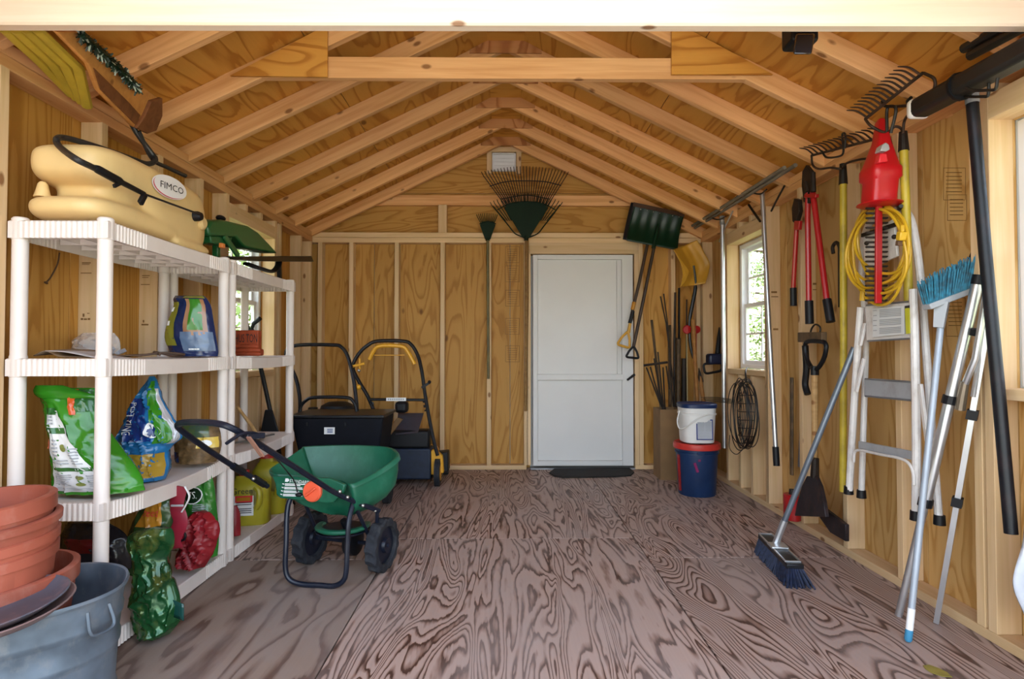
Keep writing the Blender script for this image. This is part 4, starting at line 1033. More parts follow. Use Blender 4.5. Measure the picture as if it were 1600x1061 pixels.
MB().tube(catmull(hd, 5), .0115, 10).build('push_handle', FRM, sd)
m = None
for p in ((531, 768, 2.50), (543, 777, 2.54), (567, 790, 2.62), (586, 798, 2.69), (396, 748, 2.53)):
    MB().ball(at(p[0], p[1], Y=p[2] - .014), .008, 8, 6).build('bolt', BOLT, sd)
for p in ((372, 733, 2.46), (405, 752, 2.57)): MB().tube([at(p[0] - 8, p[1] - 5, Y=p[2] - .03), at(p[0] + 8, p[1] + 5, Y=p[2] + .03)], .0155, 10).build('handle_sleeve', BLK, sd)
MB().tube(catmull([at(354, 693, Y=1.97), at(364, 686, Y=1.97), at(378, 678, Y=1.98), at(395, 677, Y=2.02), at(408, 682, Y=2.06)], 5), .010, 8, flat=.6).build('trigger_lever', FRM, sd)
MB().bar(at(388, 683, Y=1.99), at(410, 713, Y=2.05), .018, .006).build('copper_link', plain('copper_paint', (.40, .20, .14), .5, .3), sd)
MB().bar(at(384, 682, Y=2.0), at(412, 680, Y=2.06), .02, .02).build('lever_bracket', FRM, sd, bevel=.003)
MB().tube(catmull([at(410, 700, Y=2.1), at(430, 715, Y=2.3), at(447, 735, Y=2.5), at(460, 752, Y=2.58), con(469, 768, .02)], 6), .003, 6).build('control_cable', BLK, sd)
MB().ball(con(471, 772, .018), .012, 10, 8, (1.4, 1, .8)).build('cable_end', BLK, sd)
MB().box((-.60, 2.99, .09), (.14, .16, .18)).build('black_case', BLK, None, bevel=.03) if False else None

# ------------------------------------------------------------------ black mower with the wide grass catcher
DK = plain('navy_black_fabric', (.0035, .0045, .009), .65, vary=.15, scale=14, spec=.2)
mw = thing('lawn_mower', 'black walk-behind mower with wide black grass catcher and white sticker, left back corner', 'mower', (-1.13, 4.1, 0))
Yc = 3.86
top = [at(452, 652, Y=Yc), at(600, 652, Y=Yc)]
x0, x1, zt = top[0].x, top[1].x, top[0].z
MB().loft([[V(lerp(x0, x1, f), y, z) for f, y in ((a0, Yc + d0), (a1, Yc + d0), (a1, Yc + .38), (a0, Yc + .38))] for a0, a1, d0, z in ((.14, .88, .06, .10), (.10, .93, .03, .30), (.02, .985, .0, zt - .03), (.02, .985, 0, zt))]).build('grass_catcher', DK, mw, bevel=.012)
MB().box(((x0 + x1) / 2, Yc + .19, zt + .004), (x1 - x0 + .01, .42, .022)).build('catcher_rim', BLKM, mw, bevel=.006)
q = at(515, 673, Y=Yc - .004)
sk = MB().box((q.x, Yc - .006, q.z), (.070, .006, .045)).build('white_sticker', WPRINT, mw)
m = MB()
for k in range(3): m.box((q.x + .004, Yc - .010, q.z - .010 + k * .010), (.036, .002, .005))
m.build('sticker_print', film('blue_print', (.05, .09, .3)), sk)['kind'] = 'stuff'
for px in (480, 540): MB().box(at(px, 663, Y=Yc - .004), (.012, .012, .02)).build('clip', BLKM, mw)
MB().tube(catmull([at(470, 700, Y=4.0), at(469, 645, Y=4.15), at(468, 618, Y=4.2), at(462, 590, Y=4.25), at(448, 560, Y=4.28), at(450, 545, Y=4.28), at(470, 539, Y=4.28), at(520, 539, Y=4.28), at(533, 542, Y=4.28), at(543, 556, Y=4.27), at(552, 590, Y=4.22), at(558, 640, Y=4.15), at(560, 700, Y=4.0)], 5), .0135, 10).build('handlebar', BLKM, mw)
MB().tube(catmull([at(468, 660, Y=4.08), at(469, 638, Y=4.1), at(478, 626, Y=4.1), at(492, 621, Y=4.1), at(540, 621, Y=4.1), at(552, 627, Y=4.1), at(557, 640, Y=4.1), at(557, 660, Y=4.08)], 5), .012, 10).build('inner_hoop', BLKM, mw)
eg = at(512, 640, Y=4.35)
MB().box((eg.x, 4.42, .48), (.30, .26, .22)).build('engine_block', BLK, mw, bevel=.03)
MB().lathe([(0, .0), (.12, 0), (.13, .03), (.12, .06), (.07, .085), (0, .09)], (eg.x + .06, 4.40, .57), n=24).build('engine_shroud', BLK, mw)
MB().lathe([(0, 0), (.035, 0), (.035, .03), (0, .035)], (eg.x - .12, 4.38, .585), n=16).build('fuel_cap', BLK, mw)
MB().lathe([(.05, 0), (.21, .0), (.22, .10), (.18, .16), (.05, .17)], (-1.17, 4.42, .10), n=28).build('deck', BLKM, mw)
for x in (-1.40, -1.08):
    for y, r in ((4.34, .10), (4.68, .09)): MB().lathe([(0, -.02), (r * .5, -.022), (r, -.018), (r, .018), (r * .5, .022), (0, .02)], (x, y, r), V(1, 0, 0), 24).build('wheel', TIRE, mw)
wq = at(604, 790, Y=3.95); MB().lathe([(0, -.025), (.05, -.027), (.095, -.022), (.095, .022), (.05, .027), (0, .025)], (wq.x, 3.98, .095), V(1, 0, 0), 24).build('wheel', TIRE, mw)

# ------------------------------------------------------------------ yellow and black mower
YEP = plain('mower_yellow', (.75, .36, .015), .35, vary=.06, coat=.2)
NVB = plain('navy_bag_fabric', (.005, .014, .038), .6, vary=.2, scale=20)
m2 = thing('lawn_mower', 'yellow and black mower with arched handle and navy rear flap, against the back wall', 'mower', (-.75, 4.6, 0))
Ym = 4.62
MB().tube(catmull([at(592, 690, Y=4.48), at(588, 655, Y=4.52), at(576, 622, Y=4.56), at(562, 598, Y=4.58), at(552, 578, Y=4.6), at(553, 566, Y=4.6), at(562, 551, Y=4.6), at(574, 540, Y=4.6), at(590, 533, Y=4.6), at(630, 533, Y=4.6), at(643, 539, Y=4.6), at(653, 556, Y=4.6), at(659, 580, Y=4.58), at(664, 615, Y=4.56), at(670, 650, Y=4.52), at(678, 690, Y=4.48), at(684, 712, Y=4.46)], 5), .0145, 10).build('handlebar', BLKM, m2)
MB().tube(catmull([at(577, 562, Y=4.57), at(583, 550, Y=4.57), at(593, 541, Y=4.57), at(626, 541, Y=4.57), at(636, 548, Y=4.57), at(648, 569, Y=4.57)], 5), .0155, 10).build('yellow_bail', YEP, m2)
MB().cyl(at(585, 555, Y=4.57), at(632, 555, Y=4.57), .0035, n=6).build('bail_wire', YEP, m2)
MB().bar(at(549, 573, Y=4.55), at(570, 568, Y=4.55), .02, .02).cyl(at(562, 560, Y=4.55), at(562, 578, Y=4.55), .008).build('yellow_lever', YEP, m2, bevel=.003)
for p, r, mt in (((549, 573), .018, YEP), ((560, 605), .022, YEP), ((561, 579), .013, BOLT)): MB().ball(at(*p, Y=4.54), r, 12, 8).build('knob', mt, m2)
MB().cyl(at(578, 624, Y=4.55), at(664, 625, Y=4.55), .011, n=10).build('cross_bar', BLKM, m2)
lb_ = MB().box(at(619, 624, Y=4.537), (.155, .004, .026)).build('crossbar_label', WPRINT, m2)
m = MB(); qq = at(619, 624, Y=4.533)
for k in range(8): m.box((qq.x - .06 + k * .0165, qq.y, qq.z), (.010, .002, .012))
m.build('label_print', TXT, lb_)['kind'] = 'stuff'
for p in ((579, 632), (580, 638), (662, 632), (663, 638)): MB().tube(arcpts(at(*p, Y=4.54), .020, -1.5, 1.9, 8), .007, 8).build('bracket', BLKM, m2)
MB().bar(at(659, 606, Y=4.55), at(671, 598, Y=4.55), .014, .02).ball(at(671, 597, Y=4.55), .014, 8, 6).build('throttle_lever', BLK, m2)
flap = [at(622, 646, Y=4.62), at(662, 646, Y=4.62), at(653, 676, Y=4.42), at(618, 679, Y=4.42)]
MB().prism(flap, V(0, .012, .006)).build('rear_flap', plain('grey_flap', (.055, .05, .065), .5, vary=.1), m2, bevel=.004)
a_, b_ = at(600, 752, Y=4.44), at(668, 703, Y=4.44)
MB().box(((a_.x + b_.x) / 2, 4.53, (a_.z + b_.z) / 2 + .01), (b_.x - a_.x + .05, .18, b_.z - a_.z)).build('rear_bag', NVB, m2, bevel=.015, seg=3)
MB().box(((a_.x + b_.x) / 2, 4.50, b_.z + .08), (b_.x - a_.x + .03, .14, .14)).build('bag_frame', BLK, m2, bevel=.02)
MB().prism([at(578, 655, Y=4.40), at(590, 652, Y=4.40), at(604, 672, Y=4.36), at(622, 652, Y=4.40), at(630, 655, Y=4.40), at(607, 684, Y=4.36), at(600, 684, Y=4.36)], V(0, .018, 0)).build('tan_strap', plain('tan_strap', (.20, .10, .025), .6, vary=.15), m2, bevel=.003)
MB().box(at(628, 636, Y=4.56), (.10, .10, .09)).build('engine_cover', BLK, m2, bevel=.025)
MB().lathe([(.05, 0), (.22, .0), (.23, .09), (.20, .15), (.06, .20)], (-.74, 4.80, .09), n=28, sx=.9).build('deck', YEP, m2)
q = at(680, 728, Y=4.50); MB().prism([at(668, 742, Y=4.50), at(670, 706, Y=4.50), at(680, 700, Y=4.50), at(692, 712, Y=4.50), at(694, 738, Y=4.50)], V(0, .05, 0)).build('yellow_side_guard', YEP, m2, bevel=.006)
MB().prism([at(683, 706, Y=4.6), at(701, 704, Y=4.6), at(702, 734, Y=4.6), at(690, 736, Y=4.6)], V(0, .14, 0)).build('wheel_guard', BLK, m2, bevel=.008)
def mwheel(px, y, r, w_=.045):
    x = at(px, 735, Y=y).x
    wh = MB().lathe([(r * .6, -w_ / 2), (r, -w_ * .42), (r, w_ * .42), (r * .6, w_ / 2)], (x, y, r), V(1, 0, 0), 28).build('wheel', TIRE, m2)
    MB().lathe([(0, w_ * .45), (r * .6, w_ * .5), (r * .5, w_ * .56), (0, w_ * .6)], (x, y, r), V(1, 0, 0), 20).build('wheel_hub', YEP, wh)
mwheel(684, 4.48, .105); mwheel(697, 4.90, .09); mwheel(606, 4.56, .105); mwheel(608, 4.92, .09)
# string trimmer leaning by the left window
tr = thing('string_trimmer', 'black long-shafted trimmer leaning by the left window behind the far shelving unit', 'trimmer', at(428, 675, Y=3.80))
MB().tube([at(393, 514, Y=3.79), at(411, 590, Y=3.80), at(424, 650, Y=3.82), at(436, 705, Y=3.84)], .014, 10).build('shaft', BLK, tr)
MB().tube([at(390, 517, Y=3.79), at(386, 505, Y=3.79), at(381, 494, Y=3.79)], [.010, .011, .012], 8).build('side_grip', BLK, tr)
MB().tube([at(393, 515, Y=3.79), at(396, 506, Y=3.78), at(407, 497, Y=3.77)], [.010, .013, .014], 8).build('hand_grip', BLK, tr)
MB().loft([[at(414, 640, Y=3.80), at(426, 640, Y=3.80), at(426, 640, Y=3.86), at(414, 640, Y=3.86)], [at(404, 690, Y=3.78), at(440, 690, Y=3.78), at(440, 690, Y=3.88), at(404, 690, Y=3.88)]]).build('motor_housing', BLK, tr, bevel=.008)
p = at(436, 705, Y=3.84); MB().tube([p, V(p.x + .03, 3.86, .03)], .014, 10).lathe([(0, 0), (.06, 0), (.07, .02), (.03, .06), (0, .06)], (p.x + .03, 3.86, .003)).build('cutting_head', BLK, tr)
# ------------------------------------------------------------------ things on the back wall
TINEB = plain('brown_rake_tine', (.022, .011, .006), .6, .1, vary=.2); RGRN = plain('rake_green', (.004, .018, .007), .6, vary=.1, spec=.2)
WDH = lumber('rake_handle_wood', (.30, .17, .055), (.20, .10, .03), share=.05); GRH = plain('green_handle', (.14, .11, .03), .5, vary=.2)
def fan(name, label, apex, rows, solid, mtine, mbody, handle, hmat, hr, Y, bars, group=None, arms=None):
    """rows: tine root and tip pixels"""
    t = thing(name, label, 'rake', at(*handle[-1], Y=Y))
    m = MB()
    for (a, b_) in rows:
        p, q = at(*a, Y=Y), at(*b_, Y=Y - .01); d = (q - p)
        m.tube([p, p + d * .93, q + V(0, -.045, 0)], [.0042, .0036, .003], 5)
    m.build('tines', mtine, t, smooth=40)['kind'] = 'stuff'
    if solid: MB().prism([at(*p, Y=Y - .004) for p in solid], V(0, .012, 0)).build('head', mbody, t, bevel=.003)
    for br in bars: MB().tube(catmull([at(*p, Y=Y - .012) for p in br], 6), .0045, 6).build('cross_bar', mtine if not solid else mbody, t)
    for ar in (arms or []): MB().tube(catmull([at(*p, Y=Y - .006) for p in ar], 6), .009, 8, flat=.6).build('side_arm', mbody, t)
    MB().tube([at(*apex, Y=Y), at(*handle[0], Y=Y)], [.016, .018], 10).build('socket', mbody, t)
    MB().tube([at(*h, Y=Y) for h in handle], hr, 10).build('handle', hmat, t)
    return t
Yr = BS - .035
fan('leaf_rake', 'small dark green leaf rake hanging head-up left of the large rakes', (762, 372), [((758 + i * .7, 362), (745 + i * 2.9, 337 - 2 * math.sin(PI * i / 11))) for i in range(12)], [(758, 374), (766, 374), (774, 352), (771, 346), (753, 346), (750, 352)], RGRN, RGRN, [(762, 376), (762.5, 480), (763, 592)], GRH, .012, Yr, [[(749, 350), (762, 346), (775, 350)]])
fan('leaf_rake', 'large brown wire leaf rake whose tines fan out above the green one', (823, 364), [((796 + i * 54 / 27, 330), (752.5 + i * 135 / 27, 271 - 8.5 * math.sin(PI * i / 27))) for i in range(28)], None, TINEB, TINEB, [(824, 372), (824, 470), (822.5, 560), (821.5, 642)], WDH, .0125, Yr + .008, [[(765, 291), (790, 284), (820, 282.5), (852, 284), (877, 290)], [(783, 311), (822, 305), (858, 311)]])
fan('leaf_rake', 'green plastic leaf rake with solid centre and curved side arms, below the brown one', (822, 368), [((790 + i * 64 / 21, 345), (766 + i * 112 / 21, 318 - 14 * math.sin(PI * i / 21))) for i in range(22)], [(817, 372), (827, 372), (843, 346), (856, 326), (852, 319), (838, 315), (806, 315), (792, 319), (788, 326), (801, 346)], RGRN, RGRN, [(822, 376), (822, 480), (821, 634)], WDH, .012, Yr - .032, [[(777, 328), (795, 319), (822, 315), (850, 319), (868, 328)]], arms=[[(818, 371), (805, 365), (795, 353), (783, 338), (770, 322)], [(826, 371), (840, 365), (850, 353), (862, 338), (875, 320)]])
# snow shovels
def blade(name, mat, t, C, Y, bulge, nv=14, th=.004, ribs=0, amp=.004):
    """C: the four pixel corners, near the wall; the blade is curved like a scoop"""
    P = [at(*c, Y=Y) for c in C]
    def fn(u, v):
        p = (P[0] * (1 - u) + P[1] * u) * (1 - v) + (P[3] * (1 - u) + P[2] * u) * v
        d = bulge * math.sin(PI * min(1, v * 1.0)) + (amp * math.cos(u * ribs * 2 * PI) * min(1, 4 * v * (1 - v)) if ribs else 0)
        return p + V(0, d, 0)
    return MB().grid(fn, max(8, ribs * 6), nv).build(name, mat, t, solid=th)
SHG_ = plain('shovel_dark_green', (.003, .026, .011), .35, vary=.1, spec=.4); BRH = plain('dark_brown_handle', (.045, .022, .010), .5, vary=.2); ORY = plain('orange_yellow_plastic', (.62, .32, .03), .45, vary=.06)
def dgrip(name, mat, t, c, d, w_, Y, r=.010):
    """closed D of a handle; c the neck pixel, d the grip's middle, w the half width in pixels"""
    n = V(-(d[1] - c[1]), d[0] - c[0], 0).normalized() * w_
    pts = [c, (lerp(c[0], d[0], .45) + n.x * .62, lerp(c[1], d[1], .45) + n.y * .62), (d[0] + n.x, d[1] + n.y), (d[0] - n.x, d[1] - n.y), (lerp(c[0], d[0], .45) - n.x * .62, lerp(c[1], d[1], .45) - n.y * .62)]
    P = [at(*p, Y=Y) for p in pts]
    out = []
    for i in range(5):
        a, b_ = P[i], P[(i + 1) % 5]
        out += [a.lerp(b_, .15), a.lerp(b_, .5), a.lerp(b_, .85)]
    return MB().tube(catmull(out, 3, closed=True), r, 8, closed=True).build(name, mat, t)
Ys = BS - .095
s1 = thing('snow_shovel', 'dark green snow shovel with black grip hanging upside down right of the white door', 'shovel', at(990, 556, Y=Ys - .03))
blade('blade', SHG_, s1, [(992, 320), (1069, 336), (1059, 391), (979, 376)], Ys - .02, .040, ribs=5)
P = [at(x, y, Y=Ys - .024) for x, y in ((990, 316), (1070, 333), (1069, 339), (989, 322))]
MB().prism(P, V(0, .006, 0)).build('wear_strip', plain('brown_wear_strip', (.10, .05, .03), .45, .3), s1)
for k in range(7):
    f = (k + .5) / 7; MB().ball(at(lerp(996, 1066, f), lerp(326, 340, f), Y=Ys - .026), .006, 6, 4).build('rivet', BOLT, s1)
MB().tube([at(1028, 354, Y=Ys - .01), at(1022, 386, Y=Ys - .02), at(1006, 465, Y=Ys - .02), at(990, 541, Y=Ys - .02)], .0145, 10).build('handle', BRH, s1)
MB().tube([at(1029, 350, Y=Ys - .02), at(1021, 388, Y=Ys - .03)], [.008, .020], 8).build('socket', SHG_, s1)
dgrip('grip', BLK, s1, (990, 541), (988, 559), 10, Ys - .02, .010)
s2 = thing('snow_shovel', 'black snow shovel with orange grip hanging behind the green one by the door', 'shovel', at(978, 541, Y=Ys))
blade('blade', plain('shovel_black', (.008, .009, .014), .35, vary=.1), s2, [(986, 316), (1064, 331), (1053, 388), (973, 374)], Ys + .012, .02)
MB().tube([at(1012, 380, Y=Ys + .02), at(999, 440, Y=Ys + .01), at(985, 500, Y=Ys)], .014, 10).build('handle', BRH, s2)
for a, b_, mt in (((991, 472), (988, 484), GOLD), ((989, 486), (984, 505), BLK)): MB().tube([at(*a, Y=Ys), at(*b_, Y=Ys)], .0165, 10).build('sleeve', mt, s2)
MB().tube([at(985, 502, Y=Ys), at(982, 520, Y=Ys)], [.012, .016], 8).build('neck', ORY, s2)
dgrip('orange_grip', ORY, s2, (981, 518), (974, 541), 10, Ys, .011)
s3 = thing('scoop_shovel', 'orange-yellow plastic scoop hanging right of the green snow shovel', 'shovel', at(1085, 560, Y=4.95))
Pq = [(1052, 389), (1089, 375), (1108, 410), (1102, 442), (1068, 449)]
def scfn(u, v):
    L = [at(1052, 390, Y=4.86), at(1066, 415, Y=4.84), at(1070, 432, Y=4.86), at(1063, 448, Y=4.88)]
    R = [at(1089, 375, Y=4.92), at(1101, 396, Y=4.94), at(1109, 415, Y=4.94), at(1102, 443, Y=4.90)]
    a = catmull(L, 8); b_ = catmull(R, 8); i = min(len(a) - 1, int(v * (len(a) - 1) + .5))
    p = a[i].lerp(b_[i], u)
    return p + V(0, .055 * math.sin(PI * u) - .002 * math.cos(u * 8 * PI), 0)
MB().grid(scfn, 24, 24).build('scoop_blade', ORY, s3, solid=.005)
MB().prism([at(1052, 390, Y=4.84), at(1060, 400, Y=4.85), at(1073, 418, Y=4.86), at(1077, 424, Y=4.86), at(1071, 440, Y=4.87), at(1063, 449, Y=4.87), at(1067, 430, Y=4.85), at(1064, 412, Y=4.84)], V(0, .008, 0)).build('side_wall', ORY, s3, bevel=.002)
MB().tube(catmull([at(1084, 415, Y=4.94), at(1087, 445, Y=4.95), at(1082, 475, Y=4.95), at(1077, 505, Y=4.95), at(1079, 540, Y=4.95), at(1084, 560, Y=4.95)], 6), [.010] * 7 + [.017] * 10 + [.013] * 14, 8).build('shaft', BLKM, s3)
# corner: sticks and small tools
BRW = plain('weathered_brown_wood', (.12, .07, .03), .7, vary=.25, scale=20); DKR = plain('dark_rust_steel', (.035, .022, .014), .6, .4, vary=.3)
def stick(name, label, cat, pts, r, mat, Y, flat=1.0, group=None, n=8):
    o = MB().tube([at(x, y, Y=Y) for x, y in pts], r, n, flat=flat).build(name, mat, None)
    return tag(o, label, cat, group)
cbx = thing('cardboard_box', 'tall brown cardboard box in the right back corner behind the buckets', 'box', at(1046, 735, Y=4.66))
CARD = plain('cardboard', (.24, .135, .055), .8, vary=.08)
a_, b_ = at(1032, 640, Y=4.66), at(1066, 737, Y=4.66)
for (c, sz) in ((((a_.x + b_.x) / 2, 4.66, a_.z / 2), (b_.x - a_.x, .006, a_.z)), (((a_.x + b_.x) / 2, 4.88, a_.z / 2), (b_.x - a_.x, .006, a_.z)), ((a_.x, 4.77, a_.z / 2), (.006, .22, a_.z)), ((b_.x, 4.77, a_.z / 2), (.006, .22, a_.z))):
    MB().box(c, sz).build('side_panel', CARD, cbx)
MB().box(((a_.x + b_.x) / 2, 4.77, .004), (b_.x - a_.x, .22, .006)).build('bottom_panel', CARD, cbx)
Yb = 4.78
def down(pts): return pts + [(lerp(pts[-2][0], pts[-1][0], 1.0) + (pts[-1][0] - pts[-2][0]) / (pts[-1][1] - pts[-2][1]) * (725 - pts[-1][1]), 725)]
stick('wooden_stake', 'flat grey-green stake leaning in the cardboard box beside the door frame', 'stake', [(1018, 500), (1025, 560), (1033, 640), (1039, 715)], .026, BRW, Yb, .35)
stick('wooden_board', 'brown board standing in the right back corner under two thin rods', 'board', [(1046, 508), (1047, 640)], .042, BRW, 4.95, .25)
stick('thin_rod', 'thin dark rod poking up left of the brown corner board, longer of the pair', 'rod', [(1037, 459), (1043, 506), (1049, 600), (1052, 640)], .006, DKR, 4.90)
stick('thin_rod', 'thin dark rod crossing behind the brown corner board, shorter of the pair', 'rod', [(1032, 463), (1041, 506), (1052, 600), (1055, 640)], .006, DKR, 4.92)
stick('iron_rod', 'upright rusty iron rod with small collars in the back right corner', 'rod', [(1055, 457), (1054, 540), (1053, 700)], .010, DKR, 5.0)
stick('flat_bar', 'short black flat bar upright beside the brown stick in the right corner', 'bar', [(1061, 450), (1061, 530)], .018, BLKM, 4.97, .5)
stick('brown_stick', 'square brown stick standing right of the iron rod in the corner', 'stick', [(1060, 528), (1059, 735)], .030, BRW, 5.0, .7)
stick('dark_post', 'dark wooden post standing behind the red reflector stake', 'post', [(1069, 560), (1068, 735)], .032, DKR, 5.02, .8)
stick('thin_rod', 'thin black rod upright behind the orange scoop shaft', 'rod', [(1073, 468), (1072, 640), (1072, 735)], .006, DKR, 5.0)
rs = thing('reflector_stake', 'thin pale stake with round red reflector, right back corner', 'reflector', at(1074, 720, Y=4.92))
MB().tube([at(1073, 512, Y=4.92), at(1074, 640, Y=4.92), at(1074, 728, Y=4.92)], .0045, 6).build('stake', plain('pale_stake', (.45, .36, .18), .5), rs)
REFL = plain('red_reflector', (.40, .008, .012), .3, vary=.05)
MB().lathe([(0, 0), (.036, 0), (.038, .008), (.032, .014), (0, .016)], at(1073, 515, Y=4.92), V(0, -1, 0), 22).build('reflector', REFL, rs)
tag(MB().lathe([(0, 0), (.032, 0), (.034, .008), (0, .014)], at(1088, 515, Y=4.99), V(0, -1, 0), 22).cyl(at(1088, 515, Y=4.992), at(1088, 735, Y=4.992), .004).build('reflector_stake', REFL, None), 'second red round reflector half hidden behind the orange wooden handle', 'reflector')
OWH = lumber('orange_handle_wood', (.42, .19, .05), (.33, .13, .03), share=.05)
stick('tool_shaft', 'orange-brown wooden tool handle leaning in the right back corner', 'handle', [(1083, 500), (1086, 560), (1090, 640), (1094, 722)], .017, OWH, 4.86)
ax2 = thing('hand_axe', 'axe with flared orange wooden handle and dark blade behind the white bucket', 'axe', at(1100, 640, Y=4.82))
MB().tube([at(1094, 588, Y=4.82), at(1097, 612, Y=4.82), at(1102, 640, Y=4.82), at(1104, 720, Y=4.82)], [.012, .018, .015, .015], 8).build('handle', OWH, ax2)
MB().prism([at(1092, 575, Y=4.82), at(1099, 596, Y=4.82), at(1094, 600, Y=4.82), at(1091, 590, Y=4.82)], V(0, .02, 0)).build('blade', DKR, ax2)
cl = thing('garden_cultivator', 'dark tool with a cross bar and splayed prongs standing in the cardboard box', 'tool', at(1036, 640, Y=4.76))
MB().cyl(at(1006, 571, Y=4.72), at(1043, 566, Y=4.72), .010, n=8).build('cross_bar', DKR, cl)
for a, b_ in (((1010, 574), (1032, 632)), ((1016, 573), (1034, 636)), ((1022, 560), (1036, 640)), ((1028, 550), (1037, 640)), ((1036, 574), (1039, 638)), ((1041, 572), (1046, 608))):
    MB().tube([at(*a, Y=4.72), at(*b_, Y=4.76)], .0065, 6).build('prong', DKR, cl)
MB().tube([at(1037, 636, Y=4.76), at(1040, 720, Y=4.77)], .02, 8).build('socket', DKR, cl)
bl = thing('hand_blower', 'blue and black hand power tool hanging on the corner stud above the buckets', 'power tool', at(1112, 580, Y=4.80))
BLUP = plain('blue_tool_plastic', (.005, .012, .045), .4, vary=.08)
MB().box(at(1117, 561, Y=4.80), (.13, .10, .09)).build('body', BLUP, bl, bevel=.02, seg=3)
MB().tube(catmull([at(1101, 569, Y=4.78), at(1112, 568, Y=4.78), at(1126, 566, Y=4.78), at(1127, 578, Y=4.78), at(1114, 582, Y=4.78), at(1103, 583, Y=4.78), at(1100, 576, Y=4.78)], 4, closed=True), .010, 8, closed=True).build('handle', BLK, bl)
MB().tube([at(1121, 553, Y=4.84), at(1123, 530, Y=4.86), at(1125, 512, Y=4.88)], [.022, .018, .012], 8).build('nozzle', BLK, bl)

# ------------------------------------------------------------------ buckets
BKB = plain('blue_bucket_plastic', (.006, .026, .085), .4, vary=.08, spec=.45, dirt=(.03, .05, .10), dirtamt=.3); BKW = plain('white_bucket_plastic', (.72, .70, .66), .4, vary=.03); BLL = plain('blue_lid_plastic', (.006, .022, .085), .4, vary=.05)
RLD = plain('red_lid_plastic', (.55, .035, .025), .38, vary=.06)
bc = V(1.40, 4.22, 0)
b1 = thing('bucket', 'dark blue five gallon bucket with red lid on the floor, right back', 'bucket', bc)
MB().lathe([(0, 0), (.128, 0), (.132, .006), (.148, .30), (.156, .302), (.156, .312), (.150, .315), (.151, .345), (.146, .345), (.146, .33), (0, .33)], n=40).build('bucket_wall', BKB, b1, local=True, smooth=40)
MB().lathe([(.150, .335), (.166, .335), (.168, .345), (.166, .372), (.158, .378), (.150, .372), (0, .370)], n=40).build('red_lid', RLD, b1, local=True, smooth=40)
MB().box((-.02, -.150, .315), (.05, .012, .02)).build('handle_boss', BKB, b1, local=True, bevel=.003)
MP = plain('magenta_tape', (.25, .012, .10), .4)
for (x, z, h, tl) in ((-.052, .215, .07, .35), (-.03, .265, .014, .1)):
    a = x / .148; MB().box((.147 * math.sin(a), -.147 * math.cos(a) - .0, z), (.018, .006, h), V(1, 0, tl), V(0, 1, 0)).build('tape_mark', MP, b1, local=True)
MB().grid(lambda u, v: V(.150 * math.sin(-1.5 + .28 * u), -.150 * math.cos(-1.5 + .28 * u), .03 + .26 * v).lerp(V(0, 0, .03 + .26 * v), .09 - .085 * v), 6, 6).build('red_label', film('red_sticker', (.40, .02, .02)), b1, local=True)
b2 = thing('bucket', 'white bucket with navy lid and printed label standing on the red-lidded bucket', 'bucket', bc + V(0, 0, .380))
def rsq(r, z, p=.62, n=44): return [V(r * math.copysign(abs(math.cos(2 * PI * i / n)) ** p, math.cos(2 * PI * i / n)), r * math.copysign(abs(math.sin(2 * PI * i / n)) ** p, math.sin(2 * PI * i / n)), z) for i in range(n)]
MB().loft([rsq(.108, 0), rsq(.112, .004), rsq(.122, .20), rsq(.128, .202), rsq(.128, .212), rsq(.123, .214), rsq(.126, .255), rsq(.12, .255)]).build('bucket_wall', BKW, b2, local=True, smooth=40)
MB().loft([rsq(.126, .250), rsq(.132, .252), rsq(.133, .275), rsq(.126, .282), rsq(.118, .276)]).build('navy_lid', BLL, b2, local=True, smooth=40)
MB().tube(catmull([(-.125, .0, .225), (-.150, -.03, .15), (-.140, -.06, .10), (-.10, -.115, .13), (-.02, -.135, .19), (.05, -.132, .215)], 6), .005, 8).build('bail_handle', BKW, b2, local=True)
lb_ = MB().box((.018, -.1195, .10), (.118, .003, .145), V(1, 0, 0), V(0, 1, -.065)).build('label', film('label_navy_border', (.03, .05, .22)), b2, local=True)
lp = MB().box((.018, -.1215, .10), (.104, .002, .131), V(1, 0, 0), V(0, 1, -.065)).build('label_paper', film('label_grey', (.42, .43, .46), .5), lb_, local=True)
m = MB()
for k in range(12):
    for x in (-.010, .044): m.box((x, -.1232 - .0006 * (k - 6), .045 + k * .0098), (.044, .001, .004))
m.build('label_print', TXT, lb_, local=True)['kind'] = 'stuff'

# dark door mat
MAT = plain('dark_mat', (.022, .017, .013), .9, vary=.25, scale=40, bumpy=.6, bscale=120)
a0, a1, a2, a3 = at(858, 731, Z=.006), at(985, 731, Z=.006), at(990, 743, Z=.006), at(868, 746, Z=.006)
mid = [(866, 733), (984, 732), (991, 738), (986, 743), (960, 745), (880, 746), (866, 744), (858, 739)]
tag(MB().prism([at(*p, Z=.007) for p in mid], V(0, 0, .012)).build('door_mat', MAT, None, bevel=.003), 'dark brown door mat lying before the white door', 'mat')
# ------------------------------------------------------------------ right wall
XW = SR - .02
ALU = plain('brushed_aluminium', (.60, .61, .62), .32, .85, vary=.06)
GSTEEL = plain('grey_steel_tube', (.26, .27, .29), .4, .6, vary=.12)
WPNT = plain('ladder_white_paint', (.66, .62, .58), .42, vary=.03, dirt=(.20, .14, .09), dirtamt=.35)
REDM = plain('red_enamel', (.40, .008, .010), .35, vary=.06, coat=.2)
REDP_ = plain('red_trimmer_plastic', (.48, .006, .010), .35, vary=.05, spec=.5)
YLH = plain('yellow_handle_paint', (.55, .40, .03), .45, vary=.12, dirt=(.20, .14, .04), dirtamt=.4)
DWIRE = plain('dark_wire', (.020, .016, .013), .5, .4, vary=.2)
def rt(pts, X): return [at(a, b, X=X) for a, b in pts]
